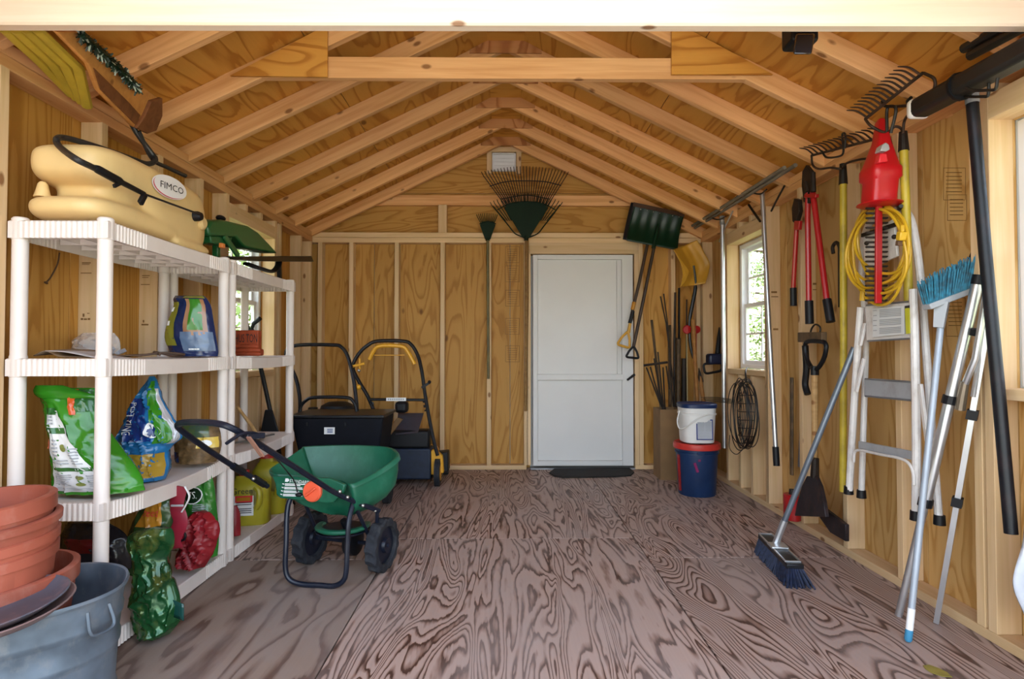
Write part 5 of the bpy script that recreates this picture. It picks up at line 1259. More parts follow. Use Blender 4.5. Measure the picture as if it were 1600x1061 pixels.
# long stakes laid along the plate
for k, (dx, dz, wh) in enumerate(((0, 0, 'nearest the room'), (-.022, .018, 'lying on top'), (.02, .016, 'against the wall plate'))):
    p0, p1 = at(1086, 356, X=1.64), at(1243, 258, X=1.62)
    o = MB().tube([p0 + V(dx, 0, dz), (p0 + p1) / 2 + V(dx, .05 * k, dz - .004), p1 + V(dx * .6, .1 * k, dz)], .012, 8).build('grey_stake', plain('grey_stake_%d' % k, (.22, .18, .13), .6, vary=.2), None)
    tag(o, 'long grey stake on hooks along the right eave, ' + wh, 'stake', 'grey stakes along the right eave')
def hook(nm, pts, X, label, r=.005):
    return tag(MB().tube(catmull(rt(pts, X), 5), r, 7).build(nm, DWIRE, None), label, 'hook', 'wall hooks')
hook('wall_hook', [(1198, 296), (1188, 303), (1176, 301), (1170, 297)], 1.63, 'dark wire hook holding stakes above the near aluminium pole')
hook('wall_hook', [(1134, 338), (1124, 343), (1116, 342), (1111, 339)], 1.63, 'dark wire hook holding stakes above the far aluminium pole')
# poles
p1 = thing('aluminium_pole', 'thin aluminium pole hanging left of the right window', 'pole', at(1132, 700, X=1.66))
MB().tube(rt([(1128.5, 344), (1130.5, 520), (1132, 700)], 1.66), .0165, 12).build('tube', ALU, p1)
MB().tube(rt([(1128, 338), (1128.5, 352)], 1.66), .019, 10).build('end_cap', plain('grey_cap', (.2, .2, .2), .5), p1)
p2 = thing('aluminium_pole', 'aluminium pole with black grip hanging over the near edge of the right window', 'pole', at(1213, 728, X=1.65))
MB().tube(rt([(1191, 302), (1201, 500), (1212, 700)], 1.65), .0145, 12).build('tube', ALU, p2)
MB().tube(rt([(1211.8, 698), (1213.5, 728)], 1.65), .019, 12).build('grip', BLK, p2)
tag(MB().tube(catmull(rt([(1226, 290), (1215, 310), (1205, 330)], 1.68), 5), .006, 6).build('bent_rod', DKR, None), 'thin bent rod slanting from the eave behind the near aluminium pole', 'rod')
tag(MB().tube(rt([(1145, 330), (1133, 354), (1124, 378)], 1.68), .006, 6).build('bent_rod', plain('pale_rod', (.40, .36, .30), .5), None), 'thin pale rod slanting from the eave beside the far aluminium pole', 'rod')
tag(MB().tube(rt([(1170, 320), (1178, 332), (1188, 346)], 1.69), .008, 6).build('short_stick', DKR, None), 'short dark stick slanting above the right window header', 'stick')
# wire coil on the window sill
wc = thing('wire_cages', 'nested dark wire tomato cages hanging in a coil below the right window', 'wire', at(1162, 702, X=1.62))
c0 = at(1161, 648, X=1.62)
rnd = random.Random(3)
for k in range(11):
    a = .165 + rnd.uniform(-.05, .035); h = .225 + rnd.uniform(-.02, .02)
    dx = rnd.uniform(-.05, .05); o_ = V(dx, rnd.uniform(-.02, .02), rnd.uniform(-.012, .012))
    tl = rnd.uniform(-.06, .06)
    pts = [c0 + o_ + V(tl * math.sin(t) * .3, a * math.cos(t), h * math.sin(t)) for t in [2 * PI * i / 36 for i in range(36)]]
    MB().tube(pts, .0032, 5, closed=True).build('wire_ring', DWIRE, wc)
for k in range(6):
    z = .14 - .055 * k; w_ = .12 * math.sqrt(max(.1, 1 - (z / .23) ** 2))
    MB().tube(catmull([c0 + V(.03, -w_, z), c0 + V(-.03, 0, z - .008), c0 + V(.03, w_, z + .006)], 5), .003, 5).build('cross_wire', DWIRE, wc)
for k in range(7):
    y = -.10 + .033 * k
    MB().tube(catmull([c0 + V(.02 * math.sin(k), y * .4, .21), c0 + V(.02, y, 0), c0 + V(.02 * math.cos(k), y * .3, -.21)], 6), .0028, 5).build('stay_wire', DWIRE, wc)
MB().tube(catmull(rt([(1140, 680), (1140, 700), (1150, 710), (1160, 703)], 1.62), 5), .0028, 5).build('loose_end', DWIRE, wc)
for k in range(4): MB().tube(rt([(1096 + 3 * k, 621 + 2.4 * k), (1120, 621 + 2.2 * k), (1142, 624 + 2 * k)], 1.58), .0028, 5).build('leg_wire', DWIRE, wc)
MB().tube(catmull([at(1166, 596, X=1.62), at(1165, 582, X=1.63), at(1166, 576, X=1.68), at(1168, 575, X=1.74)], 5), .006, 7).build('hook', DWIRE, wc)
# loppers
lo = thing('lopper', 'long red two-handled lopper with black grips hanging open on the right wall', 'lopper', at(1264, 505, X=1.64))
MB().tube(rt([(1263, 300), (1262, 340), (1264, 470)], 1.64), .015, 10).build('red_handle', REDM, lo)
MB().tube(rt([(1270, 300), (1279, 370), (1292, 470)], 1.64), .015, 10).build('red_handle', REDM, lo)
MB().tube(rt([(1264, 470), (1265, 506)], 1.64), .0215, 12).build('grip', BLK, lo); MB().tube(rt([(1292, 468), (1298, 503)], 1.64), .0215, 12).build('grip', BLK, lo)
MB().prism(rt([(1256, 268), (1262, 258), (1270, 268), (1272, 290), (1266, 318), (1258, 316), (1255, 290)], 1.64), V(.02, 0, 0)).build('blade', DKR, lo, bevel=.003)
MB().tube(rt([(1270, 270), (1271, 300)], 1.63), .014, 8).build('pivot_arm', DKR, lo)
MB().tube(rt([(1262, 300), (1259, 285)], 1.63), .012, 8).build('pivot_arm', DKR, lo)
MB().bar(at(1259, 306, X=1.63), at(1277, 306, X=1.63), .02, .02).build('collar', REDM, lo, bevel=.003)
l2 = thing('lopper', 'smaller red lopper with black grip hanging folded left of the long one', 'lopper', at(1240, 480, X=1.68))
MB().prism(rt([(1244, 310), (1250, 312), (1252, 330), (1246, 350), (1241, 346), (1240, 325)], 1.68), V(.025, 0, 0)).build('blade', DKR, l2, bevel=.003)
MB().tube(rt([(1245.5, 346), (1244, 370), (1239.5, 450)], 1.68), .0135, 10).build('red_handle', REDM, l2)
MB().bar(at(1243, 352, X=1.67), at(1251, 352, X=1.67), .02, .05).build('collar', REDM, l2, bevel=.003)
MB().tube(rt([(1239.5, 450), (1240, 478)], 1.68), .019, 10).build('grip', BLK, l2)
# crowbar
cw = MB().tube(catmull(rt([(1302, 396), (1301, 386), (1306, 379), (1311, 384), (1312, 400), (1312.5, 480)], 1.69), 5), .009, 8).build('crowbar', DKR, None); tag(cw, 'dark crowbar with hooked top hanging behind the far yellow rake handle', 'crowbar')
# spade with D grip and small things round it
sp_ = thing('spade', 'wide steel spade with wooden shaft and black D grip standing against the right wall', 'spade', at(1270, 806, X=1.62))
MB().tube(rt([(1273, 582), (1273, 690), (1272, 745)], 1.65), .0165, 10).build('shaft', WOODH, sp_)
def rdgrip(name, mat, t, pts, X, r): return MB().tube(catmull(rt(pts, X), 5, closed=True), r, 8, closed=True).build(name, mat, t)
rdgrip('grip', BLK, sp_, [(1273, 578), (1263, 566), (1258, 548), (1260, 535), (1274, 533), (1289, 536), (1290, 550), (1284, 567)], 1.65, .012)
MB().tube(rt([(1273, 572), (1273, 586)], 1.65), .021, 10).build('grip_socket', BLK, sp_)
MB().tube(rt([(1274, 716), (1273, 746)], 1.64), [.018, .022], 10).build('socket', DKR, sp_)
RUST = plain('rusty_spade_steel', (.045, .035, .04), .5, .5, vary=.3, dirt=(.14, .06, .03), dirtamt=.5)
MB().loft([[a, b_, b_ + V(-.02, 0, 0), a + V(-.02, 0, 0)] for a, b_ in ((at(1266, 744, X=1.65), at(1280, 744, X=1.65)), (at(1258, 760, X=1.66), at(1287, 760, X=1.64)), (at(1251, 785, X=1.66), at(1293, 786, X=1.62)), (at(1247, 806, X=1.66), at(1296, 808, X=1.61)))]).build('blade', RUST, sp_, bevel=.003)
cz = MB().tube(catmull(rt([(1266, 524), (1268, 514), (1274, 507), (1281, 511), (1281, 520), (1274, 524)], 1.66), 5), .005, 7).build('screw_hook', DWIRE, None); tag(cz, 'open dark screw hook above the black D grip', 'hook')
tag(MB().bar(at(1250, 527, X=1.67), at(1288, 527, X=1.66), .03, .055).build('peg_board', BRW, None, bevel=.004), 'short dark brown wooden peg board behind the black D grip', 'board')
tag(MB().tube(catmull(rt([(1258, 540), (1260, 575), (1258, 600), (1262, 616)], 1.68), 5), .018, 8).build('coiled_grip', BLK, None), 'short black ribbed hose hanging left of the D grip', 'hose')
stick2 = lambda nm, lb, cat, pts, r, mt, X, fl=1.0: tag(MB().tube(rt(pts, X), r, 8, flat=fl).build(nm, mt, None), lb, cat)
stick2('wooden_stick', 'grey weathered stick standing against the wall left of the spade', 'stick', [(1237, 590), (1237, 742)], .017, BRW, 1.74, .5)
stick2('saw_blade', 'grey tapered steel blade standing between the weathered stick and spade', 'blade', [(1256, 560), (1253, 650), (1250, 730)], [.008, .018, .026], GSTEEL, 1.74, .25)
rc = thing('fuel_can', 'small red metal can on the floor behind the spade', 'can', at(1246, 770, X=1.73))
a_, b_ = at(1235, 766, X=1.72), at(1258, 722, X=1.66)
MB().loft([[V(1.70 + .045 * math.cos(t), a_.y - .06 + .06 * math.sin(t), z) for t in [2 * PI * i / 24 for i in range(24)]] for z in (.042, .19)]).build('can_body', REDM, rc, bevel=.006)
MB().lathe([(0, 0), (.018, 0), (.016, .03), (0, .032)], (1.70, a_.y - .06, .19), n=12).build('cap', DKR, rc)
tag(MB().prism(rt([(1283, 808), (1290, 794), (1324, 820), (1324, 846), (1300, 832)], 1.66), V(.02, 0, 0)).build('steel_plate', RUST, None, bevel=.002), 'flat rusty steel plate leaning at the wall foot right of the spade', 'plate')
stick2('grey_lath', 'dark grey lath standing behind the lower end of the yellow handle', 'slat', [(1320, 745), (1321, 845)], .017, BRW, 1.76, .4)
# yellow bow rakes
RKR = plain('rusty_rake_steel', (.07, .035, .018), .6, .3, vary=.3)
def bow_rake(label, hpts, ferr, bar0, bar1, bow, X, nteeth, tdir, hb):
    t = thing('bow_rake', label, 'rake', at(*hpts[-1], X=X))
    MB().tube(rt(hpts, X), .0165, 12).build('yellow_handle', YLH, t)
    MB().tube(rt(ferr, X), [.015, .020], 10).build('ferrule', DKR, t)
    A, B_ = at(*bar0[0], X=bar0[1]), at(*bar1[0], X=bar1[1])
    MB().tube([A, B_], .0065, 8).build('head_bar', RKR, t)
    for k in range(nteeth):
        p = A.lerp(B_, (k + .5) / nteeth)
        MB().tube(catmull([p, p + tdir * .5 + V(0, 0, .012), p + tdir], 4), [.0048, .0046, .0044, .0042, .004, .0038, .0036, .003, .002], 6).build('tooth', RKR, t)
    for bw in bow: MB().tube(catmull([at(x, y, X=xx) for x, y, xx in bw], 6), .0055, 7).build('bow', RKR, t)
    return t
bow_rake('bow rake with long yellow handle hanging between the loppers and white ladder', [(1317.5, 284), (1318, 520), (1317, 768)], [(1317, 256), (1317.5, 288)], ((1268, 243), 1.60), ((1388, 212), 1.62), [[(1317, 262, 1.64), (1312, 264, 1.62), (1298, 262, 1.60), (1280, 264, 1.60), (1270, 258, 1.60), (1268, 244, 1.60)], [(1317, 262, 1.64), (1323, 255, 1.63), (1345, 249, 1.62), (1372, 246, 1.62), (1392, 232, 1.62), (1389, 213, 1.62)]], 1.65, 14, V(-.075, 0, .035), 0)
bow_rake('bow rake with yellow handle hanging behind the red hedge trimmer and yellow cord', [(1412, 232), (1416, 340), (1421, 520)], [(1411, 206), (1412, 236)], ((1352, 186), 1.50), ((1442, 114), 1.54), [[(1411, 208, 1.62), (1413, 190, 1.62), (1420, 178, 1.60), (1440, 160, 1.57), (1458, 142, 1.56), (1460, 124, 1.55), (1443, 114, 1.54)], [(1411, 208, 1.62), (1407, 200, 1.62), (1398, 198, 1.60), (1388, 206, 1.58), (1376, 205, 1.54), (1360, 196, 1.5), (1352, 186, 1.50)]], 1.63, 14, V(-.085, 0, .03), 0)
hook('wall_hook', [(1284, 236), (1292, 246), (1312, 244), (1318, 236), (1316, 212), (1319, 208), (1321, 214), (1320, 232)], 1.58, 'black wire hook holding the far yellow bow rake')
hook('wall_hook', [(1378, 158), (1384, 166), (1416, 165), (1418, 158), (1424, 152)], 1.56, 'black wire hook above the red hedge trimmer', .006)
hook('wall_hook', [(1386, 206), (1386, 172), (1392, 166), (1400, 172), (1392, 208)], 1.50, 'vertical wire hook carrying the red hedge trimmer', .006)
# yellow extension cord
CY = plain('yellow_cord', (.62, .36, .015), .4, vary=.08)
ec = thing('extension_cord', 'coiled yellow extension cord hanging behind the red hedge trimmer', 'cord', at(1375, 470, X=1.58))
rnd = random.Random(11)
loops = [(1375, 384, 46, 62), (1376, 390, 44, 68), (1373, 396, 42, 73), (1378, 382, 38, 58), (1372, 402, 45, 72), (1380, 378, 42, 50), (1370, 396, 47, 66)]
pts = []
for k, (cx, cyy, rx, ry) in enumerate(loops):
    for i in range(16):
        a = 2 * PI * i / 16 - PI / 2
        sq = 1 + .06 * math.sin(3 * a + k)
        pts.append(at(cx + rx * math.cos(a) * sq, cyy + ry * math.sin(a) * sq, X=1.585 - .006 * k + .004 * math.sin(a * 2 + k)))
MB().tube(catmull(pts, 3), .0062, 7).build('cord', CY, ec)
MB().tube(catmull(rt([(1340, 440), (1352, 450), (1372, 445), (1395, 436), (1412, 420)], 1.56), 6), .0062, 7).build('loop_tie', CY, ec)
MB().bar(at(1410, 362, X=1.535), at(1408, 376, X=1.535), .03, .026).bar(at(1410, 352, X=1.54), at(1410, 363, X=1.535), .014, .014).build('plug', CY, ec, bevel=.004)
MB().bar(at(1406, 376, X=1.535), at(1405, 384, X=1.535), .022, .018).build('plug_face', plain('brown_plug', (.12, .06, .03), .5), ec, bevel=.002)
MB().tube(rt([(1348, 455), (1347, 470)], 1.56), .011, 8).build('socket_end', CY, ec)
# red hedge trimmer
ht = thing('hedge_trimmer', 'red electric hedge trimmer hanging blade down on the right wall', 'hedge trimmer', at(1373, 473, X=1.50))
Yh = 2.36
def hsec(y, l, r, d, p=.38, n=28):
    a, b_ = at(l, y, Y=Yh), at(r, y, Y=Yh); c = (a + b_) / 2; w_ = (b_.x - a.x) / 2
    return [c + V(w_ * math.copysign(abs(math.cos(t)) ** p, math.cos(t)), d * math.copysign(abs(math.sin(t)) ** p, math.sin(t)), 0) for t in [2 * PI * i / n for i in range(n)]]
MB().loft([hsec(186, 1373, 1379, .010), hsec(192, 1370, 1383, .018), hsec(222, 1367, 1387, .03), hsec(245, 1360, 1392, .045), hsec(262, 1354, 1397, .055), hsec(266, 1352, 1399, .062), hsec(280, 1352, 1399, .062), hsec(284, 1355, 1396, .05), hsec(314, 1353, 1393, .05), hsec(318, 1353, 1393, .05)]).build('motor_housing', REDP_, ht, smooth=50)
MB().loft([hsec(318, 1344, 1405, .075, .9), hsec(320, 1343, 1406, .078, .9), hsec(323, 1350, 1400, .06, .9)]).build('hand_guard', REDP_, ht, smooth=40)
o = MB().prism([at(x, y, Y=Yh - .05) for x, y in ((1371, 238), (1374, 229), (1379, 225), (1384, 228), (1386, 236), (1380, 239))], V(0, .04, 0)).build('silver_badge', SILV, ht, bevel=.003)
MB().prism([at(x, y, Y=Yh - .058) for x, y in ((1369, 256), (1372, 242), (1382, 241), (1384, 254))], V(0, .03, 0)).build('red_switch', plain('bright_red_switch', (.75, .03, .04), .3), ht, bevel=.004)
a_, b_ = at(1373, 320, Y=Yh), at(1372, 474, Y=Yh)
MB().bar(a_, b_, .026, .012, V(0, 1, 0)).build('blade_bar', REDM, ht, bevel=.002)
for k in range(20):
    p = a_.lerp(b_, (k + .6) / 20.3)
    MB().prism([p + V(-.044, .012, .0035), p + V(.044, .012, .0035), p + V(.047, .012, 0), p + V(.042, .012, -.0045), p + V(-.042, .012, -.0045), p + V(-.047, .012, 0)], V(0, .008, 0)).build('blade_tooth', DKR, ht)
# folded white step ladder
ld = thing('step_ladder', 'white folded steel step ladder hanging on the right wall below the yellow cord', 'ladder', at(1380, 820, X=1.63))
XA, XB = 1.60, 1.665
MB().tube(catmull([at(1327, 766, X=XA), at(1334, 640, X=XA), at(1342, 520, X=XA), at(1345, 480, X=XA)], 4), .0155, 10).build('front_rail', WPNT, ld)
MB().tube(catmull([at(1431, 806, X=XA), at(1432, 700, X=XA), at(1430, 560, X=XA), at(1427, 452, X=XA)], 4), .0155, 10).build('front_rail', WPNT, ld)
MB().tube(catmull([at(1346, 772, X=XB), at(1350, 640, X=XB), at(1353, 530, X=XB), at(1350, 470, X=XB), at(1346, 440, X=XB)], 4), .0135, 10).build('rear_rail', WPNT, ld)
MB().tube(catmull([at(1467, 812, X=XB), at(1458, 700, X=XB), at(1448, 560, X=XB), at(1440, 452, X=XB), at(1432, 385, X=XB), at(1424, 345, X=XB), at(1412, 328, X=XB), at(1392, 324, X=XB), at(1366, 340, X=XB), at(1350, 372, X=XB), at(1346, 440, X=XB)], 5), .0145, 10).build('top_hoop', WPNT, ld)
for p, X in (((1326, 768), XA), ((1346, 774), XB), ((1431, 808), XA), ((1468, 815), XB)):
    q = at(*p, X=X); MB().cyl(q + V(0, 0, .025), q - V(0, 0, .012), .019, .021, 12).build('rubber_foot', BLK, ld)
STPM = plain('grey_ladder_step', (.36, .37, .38), .45, .2, vary=.05, dirt=(.16, .12, .09), dirtamt=.3)
def step(nm, q, th=.05, mt=WPNT):
    P = [at(x, y, X=xx) for x, y, xx in q]
    n_ = (P[1] - P[0]).cross(P[3] - P[0]).normalized()
    return MB().prism(P, n_ * th * .25).build(nm, mt, ld, bevel=.003)
step('top_step', [(1354, 478, 1.60), (1424, 472, 1.60), (1424, 529, 1.60), (1356, 533, 1.60)])
step('step', mt=STPM, q=[(1352, 592, 1.60), (1428, 597, 1.60), (1428, 625, 1.60), (1352, 619, 1.60)]); step('step', mt=STPM, q=[(1343, 689, 1.60), (1432, 706, 1.60), (1432, 720, 1.60), (1343, 701, 1.60)])
for (a, b_) in (((1354, 477), (1424, 471)), ((1356, 533), (1424, 529)), ((1352, 592), (1428, 597)), ((1352, 619), (1428, 626))): MB().cyl(at(*a, X=1.592), at(*b_, X=1.592), .004, n=6).build('step_edge', GSTEEL, ld)
step('top_tray', [(1350, 368, 1.62), (1398, 342, 1.62), (1404, 400, 1.62), (1352, 424, 1.62)])
MB().bar(at(1347, 368, X=1.605), at(1402, 350, X=1.605), .01, .016).build('tray_slot', DKR, ld)
for p in ((1354, 380), (1397, 370)): MB().ball(at(*p, X=1.606), .010, 8, 6).build('tray_hole', DKR, ld)
LBL = plain('warning_label', (.62, .62, .60), .6, vary=.02)
def onstep(x, y): return at(x, y, X=1.584)
lb_ = MB().prism([onstep(*p) for p in ((1363, 482), (1413, 478), (1413, 522), (1364, 527))], V(.002, 0, 0)).build('warning_label', LBL, ld)
m = MB()
for k in range(15):
    if k in (5, 10): continue
    y = 485 + k * 2.6
    for x0, x1 in ((1364, 1370 if k % 3 == 0 else 1364.2), (1374, 1408)):
        a, b_, c = at(x0, y + 1.3 - (x0 - 1363) * .08, X=1.581), at(x1, y + 1.3 - (x1 - 1363) * .08, X=1.581), at(x0, y - (x0 - 1363) * .08, X=1.581)
        m.add([a, b_, b_ + (c - a), c], [(0, 1, 2, 3)])
m.build('label_print', TXT, lb_, smooth=0)['kind'] = 'stuff'
MB().prism([at(x, y, X=1.582) for x, y in ((1414, 482), (1421, 481), (1422, 521), (1416, 522))], V(.002, 0, 0)).build('yellow_strip', plain('label_yellow', (.55, .52, .03), .5), lb_)
MB().prism([at(x, y, X=1.581) for x, y in ((1414, 478), (1421, 477), (1421, 481), (1414, 482))], V(.002, 0, 0)).build('black_strip', DBLK, lb_)
MB().tube(catmull(rt([(1334, 722), (1336, 706), (1346, 704), (1375, 710), (1405, 716), (1420, 724), (1427, 740), (1428, 758)], 1.585), 5), .006, 8).build('brace_hoop', WPNT, ld)
for a, b_ in (((1344, 540), (1352, 505)), ((1338, 612), (1350, 560)), ((1438, 600), (1449, 690))): MB().bar(at(*a, X=1.585), at(*b_, X=1.60), .016, .012, V(1, 0, 0)).build('spreader_brace', WPNT, ld, bevel=.002)
tag(MB().tube([at(1404, 318, X=1.70), at(1405, 326, X=1.62), at(1408, 322, X=1.60)], .008, 8).build('ladder_hook', DWIRE, None), 'dark hook under the ladder top hoop', 'hook')
# push broom with grey tube handle
pb_ = thing('push_broom', 'push broom with dark blue bristles and grey tube handle leaning on the right wall', 'broom', at(1228, 880, Z=.0))
bA, bB = at(1196, 838, Z=.085), at(1243, 886, Z=.075)
q0 = at(1212, 848, Z=.10)
MB().tube([at(1335, 543, X=1.60), q0], .0135, 12).build('handle', plain('blue_grey_tube', (.17, .20, .24), .35, .55, vary=.1), pb_)
d_ = (bB - bA).normalized(); s_ = V(-d_.y, d_.x, 0).normalized()
if s_.x > 0: s_ = -s_
MB().bar(bA, bB, .075, .022).build('block', BLKM, pb_, bevel=.004)
for a, b_ in ((.0, .38), (.52, .92)):
    P = bA.lerp(bB, a), bA.lerp(bB, b_)
    for w_ in (-.032, .032): MB().bar(P[0] + s_ * w_ + V(0, 0, .013), P[1] + s_ * w_ + V(0, 0, .013), .006, .006).build('bracket_edge', ALU, pb_)
    for e in P: MB().bar(e + s_ * .035 + V(0, 0, .013), e - s_ * .035 + V(0, 0, .013), .006, .006).build('bracket_edge', ALU, pb_)
MB().bar(bA.lerp(bB, .36) + V(0, 0, .016), bA.lerp(bB, .54) + V(0, 0, .016), .08, .012).build('bracket_plate', ALU, pb_, bevel=.003)
MB().tube([q0 + (at(1335, 543, X=1.60) - q0) * .12, q0 + V(0, 0, -.005)], .0165, 10).build('ferrule', ALU, pb_)
BRI = plain('navy_bristle', (.012, .022, .06), .7, vary=.3, scale=60)
m = MB(); rnd = random.Random(2)
L = (bB - bA).length
for i in range(46):
    for j in range(7):
        f = (i + rnd.uniform(.1, .9)) / 46; g = (j + .5) / 7 - .5
        p = bA.lerp(bB, f * 1.0) + s_ * g * .07; p.z -= .01
        fl = max(0, f - .55) * .13
        q = p + d_ * fl * 1.1 + s_ * g * .06 + V(rnd.uniform(-.006, .006), rnd.uniform(-.006, .006), 0); q.z = .003
        m.tube([p, q], [.006, .0045], 4)
m.build('bristles', BRI, pb_, smooth=0)['kind'] = 'stuff'
# teal broom
tbm = thing('broom', 'upright teal-bristled broom, head up, grey handle with blue tip, by the aluminium legs', 'broom', at(1419, 1000, Z=.0))
hb = at(1419, 1002, Z=.004); htp = at(1470, 508, Y=2.13)
BGH = plain('pale_blue_grey_handle', (.36, .40, .45), .4, .2, vary=.08)
MB().tube([htp, hb.lerp(htp, .10)], .0115, 12).build('handle', BGH, tbm)
MB().tube([hb.lerp(htp, .10), hb.lerp(htp, .035)], .0122, 12).build('white_tip_band', WPRINT, tbm); MB().tube([hb.lerp(htp, .035), hb + V(0, 0, .006), hb], [.0128, .0128, .009], 12).build('blue_tip', film('tip_blue', (.05, .25, .42)), tbm)
GREYB = plain('grey_broom_plastic', (.36, .37, .38), .45, vary=.05)
MB().tube([at(1467, 512, Y=2.13), at(1472, 472, Y=2.13)], [.022, .030], 4).build('ferrule', GREYB, tbm)
ba, bb2 = at(1447, 480, Y=2.13), at(1513, 455, Y=2.13)
MB().bar(ba, bb2, .045, .022).build('block', GREYB, tbm, bevel=.004)
TEAL = plain('teal_bristle', (.008, .18, .28), .6, vary=.35, scale=50)
m = MB(); rnd = random.Random(4); up_ = V(0, 0, 1)
for i in range(44):
    for j in range(5):
        f = (i + rnd.random()) / 44; p = ba.lerp(bb2, f) + V(0, (j - 2) * .008, .006)
        hgt = .085 + .035 * f
        q = p + V((f - .55) * .03 + rnd.uniform(-.008, .008), (j - 2) * .006 + rnd.uniform(-.006, .006), hgt + rnd.uniform(-.012, .01))
        m.tube([p, q], [.0032, .0022], 4)
m.build('bristles', TEAL, tbm, smooth=0)['kind'] = 'stuff'
# folded aluminium tripod legs
ap = thing('painting_pole', 'thick aluminium telescopic tube with black clamps leaning right of the teal broom', 'pole', at(1405, 962, Z=0))
lo_, hi_ = at(1404, 962, Z=.004), at(1529, 436, X=1.70)
def al(t): return lo_.lerp(hi_, t)
MB().tube([al(.36), hi_], .0185, 14).build('outer_tube', ALU, ap); MB().tube([lo_, al(.38)], .0135, 12).build('inner_tube', ALU, ap)
MB().tube([al(.985), al(1.0) + (hi_ - lo_).normalized() * .015], .021, 12).build('end_cap', BLK, ap)
for t_ in (.66, .355):
    MB().tube([al(t_ - .012), al(t_ + .012)], .0245, 10).build('clamp', BLK, ap)
tl = thing('tripod_leg', 'slim pair of aluminium legs with black clips leaning at the right wall', 'pole', at(1463, 972, Z=0))
lo2, hi2 = at(1463, 973, Z=.004), at(1550, 470, X=1.70)
MB().tube([lo2, hi2], .0125, 4).build('leg', ALU, tl)
for t_ in (.665, .395): MB().tube([lo2.lerp(hi2, t_ - .014), lo2.lerp(hi2, t_ + .014)], .023, 4).build('clip', BLK, tl)
t3 = MB().tube([at(1542, 455, X=1.69), at(1524, 560, X=1.66), at(1508, 600, X=1.66)], .011, 10)
t3 = t3.build('slide_tube', ALU, tl)
MB().tube([at(1525, 514, X=1.68), at(1523, 524, X=1.68)], .019, 8).build('clip', BLK, tl)
MB().tube([at(1508, 596, X=1.66), at(1503, 622, X=1.66), at(1500, 640, X=1.66)], [.013, .016, .017], 10).build('brass_fitting', plain('dull_brass', (.30, .24, .17), .4, .7), tl)
MB().tube([at(1536, 530, X=1.69), at(1520, 620, X=1.67)], .008, 8).build('thin_rod', ALU, tl)
# black pole and the black boxes overhead
bp = thing('black_pole', 'long black pole with grey tape top hanging at the right edge of the wall', 'pole', at(1579, 834, X=1.66))
MB().tube(rt([(1519, 160), (1540, 400), (1560, 610), (1580, 834)], 1.66), .0195, 12).build('pole', plain('black_pole_paint', (.006, .007, .010), .42, vary=.15, spec=.35, dirt=(.06, .03, .03), dirtamt=.25), bp)
MB().tube(rt([(1518, 142), (1519.5, 162)], 1.66), .0215, 12).build('tape', plain('grey_tape', (.30, .30, .30), .6), bp)
bt = thing('black_tube', 'thick black plastic tube with white end cap on a hook at upper right', 'tube', at(1428, 175, X=1.60))
q0, q1 = at(1432, 172, X=1.58), at(1640, 60, X=1.60)
MB().bar(q0, q1, .075, .07).build('tube', plain('black_tube_plastic', (.012, .010, .009), .5, vary=.2), bt, bevel=.018, seg=3)
MB().bar(q0 + (q0 - q1).normalized() * .012, q0 - (q0 - q1).normalized() * .030, .079, .074).build('end_cap', DECAL, bt, bevel=.018, seg=3)
MB().tube([q0.lerp(q1, .38), q0.lerp(q1, .40)], [.050, .050], 12).build('band', BLK, bt)
hook('wall_hook', [(1502, 124), (1514, 140), (1546, 141), (1556, 138), (1559, 122)], 1.56, 'black double wire hook under the thick black tube')
hook('wall_hook', [(1496, 142), (1502, 150), (1536, 151), (1544, 148), (1545, 128)], 1.60, 'second black wire hook behind the first, under the black tube')
for k, (a, b_, wh) in enumerate((((1506, 76), (1590, 30), 'upper of the pair'), ((1516, 87), (1600, 42), 'lower of the pair'))):
    o = MB().tube([at(*a, X=1.62), at(*b_, X=1.62)], .017, 10).build('black_rod', plain('black_rod_%d' % k, (.015, .012, .010), .5), None); tag(o, 'short black rod lying on the right plate near the beam, ' + wh, 'rod', 'black rods at the upper right')
# motion light behind the beam
ml = thing('motion_light', 'small black floodlight fixed behind the front beam at upper right', 'lamp', at(1256, 44, Y=1.85))
a_, b_ = at(1236, 66, Y=1.84), at(1278, 40, Y=1.84)
MB().box(((a_.x + b_.x) / 2, 1.87, (a_.z + b_.z) / 2 + .02), (b_.x - a_.x, .08, b_.z - a_.z + .04)).build('housing', BLK, ml, bevel=.012, seg=3)
MB().loft([[at(1244, 52, Y=1.81), at(1274, 52, Y=1.81), at(1274, 52, Y=1.87), at(1244, 52, Y=1.87)], [at(1239, 85, Y=1.79), at(1268, 85, Y=1.79), at(1268, 85, Y=1.86), at(1239, 85, Y=1.86)]]).build('lamp_head', plain('gloss_black', (.012, .010, .012), .12, spec=.7), ml, bevel=.006)
# white cloth at the frame's right edge
wcl = MB().grid(lambda u, v: V(1.66 + .08 * u + .01 * math.sin(v * 9), 1.83 - .08 * u * (1 + .2 * math.sin(5 * v)), .14 + .34 * (1 - v)) - V(.025 * math.sin(PI * v) + .012 * math.sin(u * 14 + v * 3), 0, 0), 16, 24).build('towel', plain('white_blue_cloth', (.62, .65, .70), .9, vary=.12, bumpy=.4), None, solid=.012)
tag(wcl, 'white and blue cloth hanging low on the right wall below the near window', 'cloth')
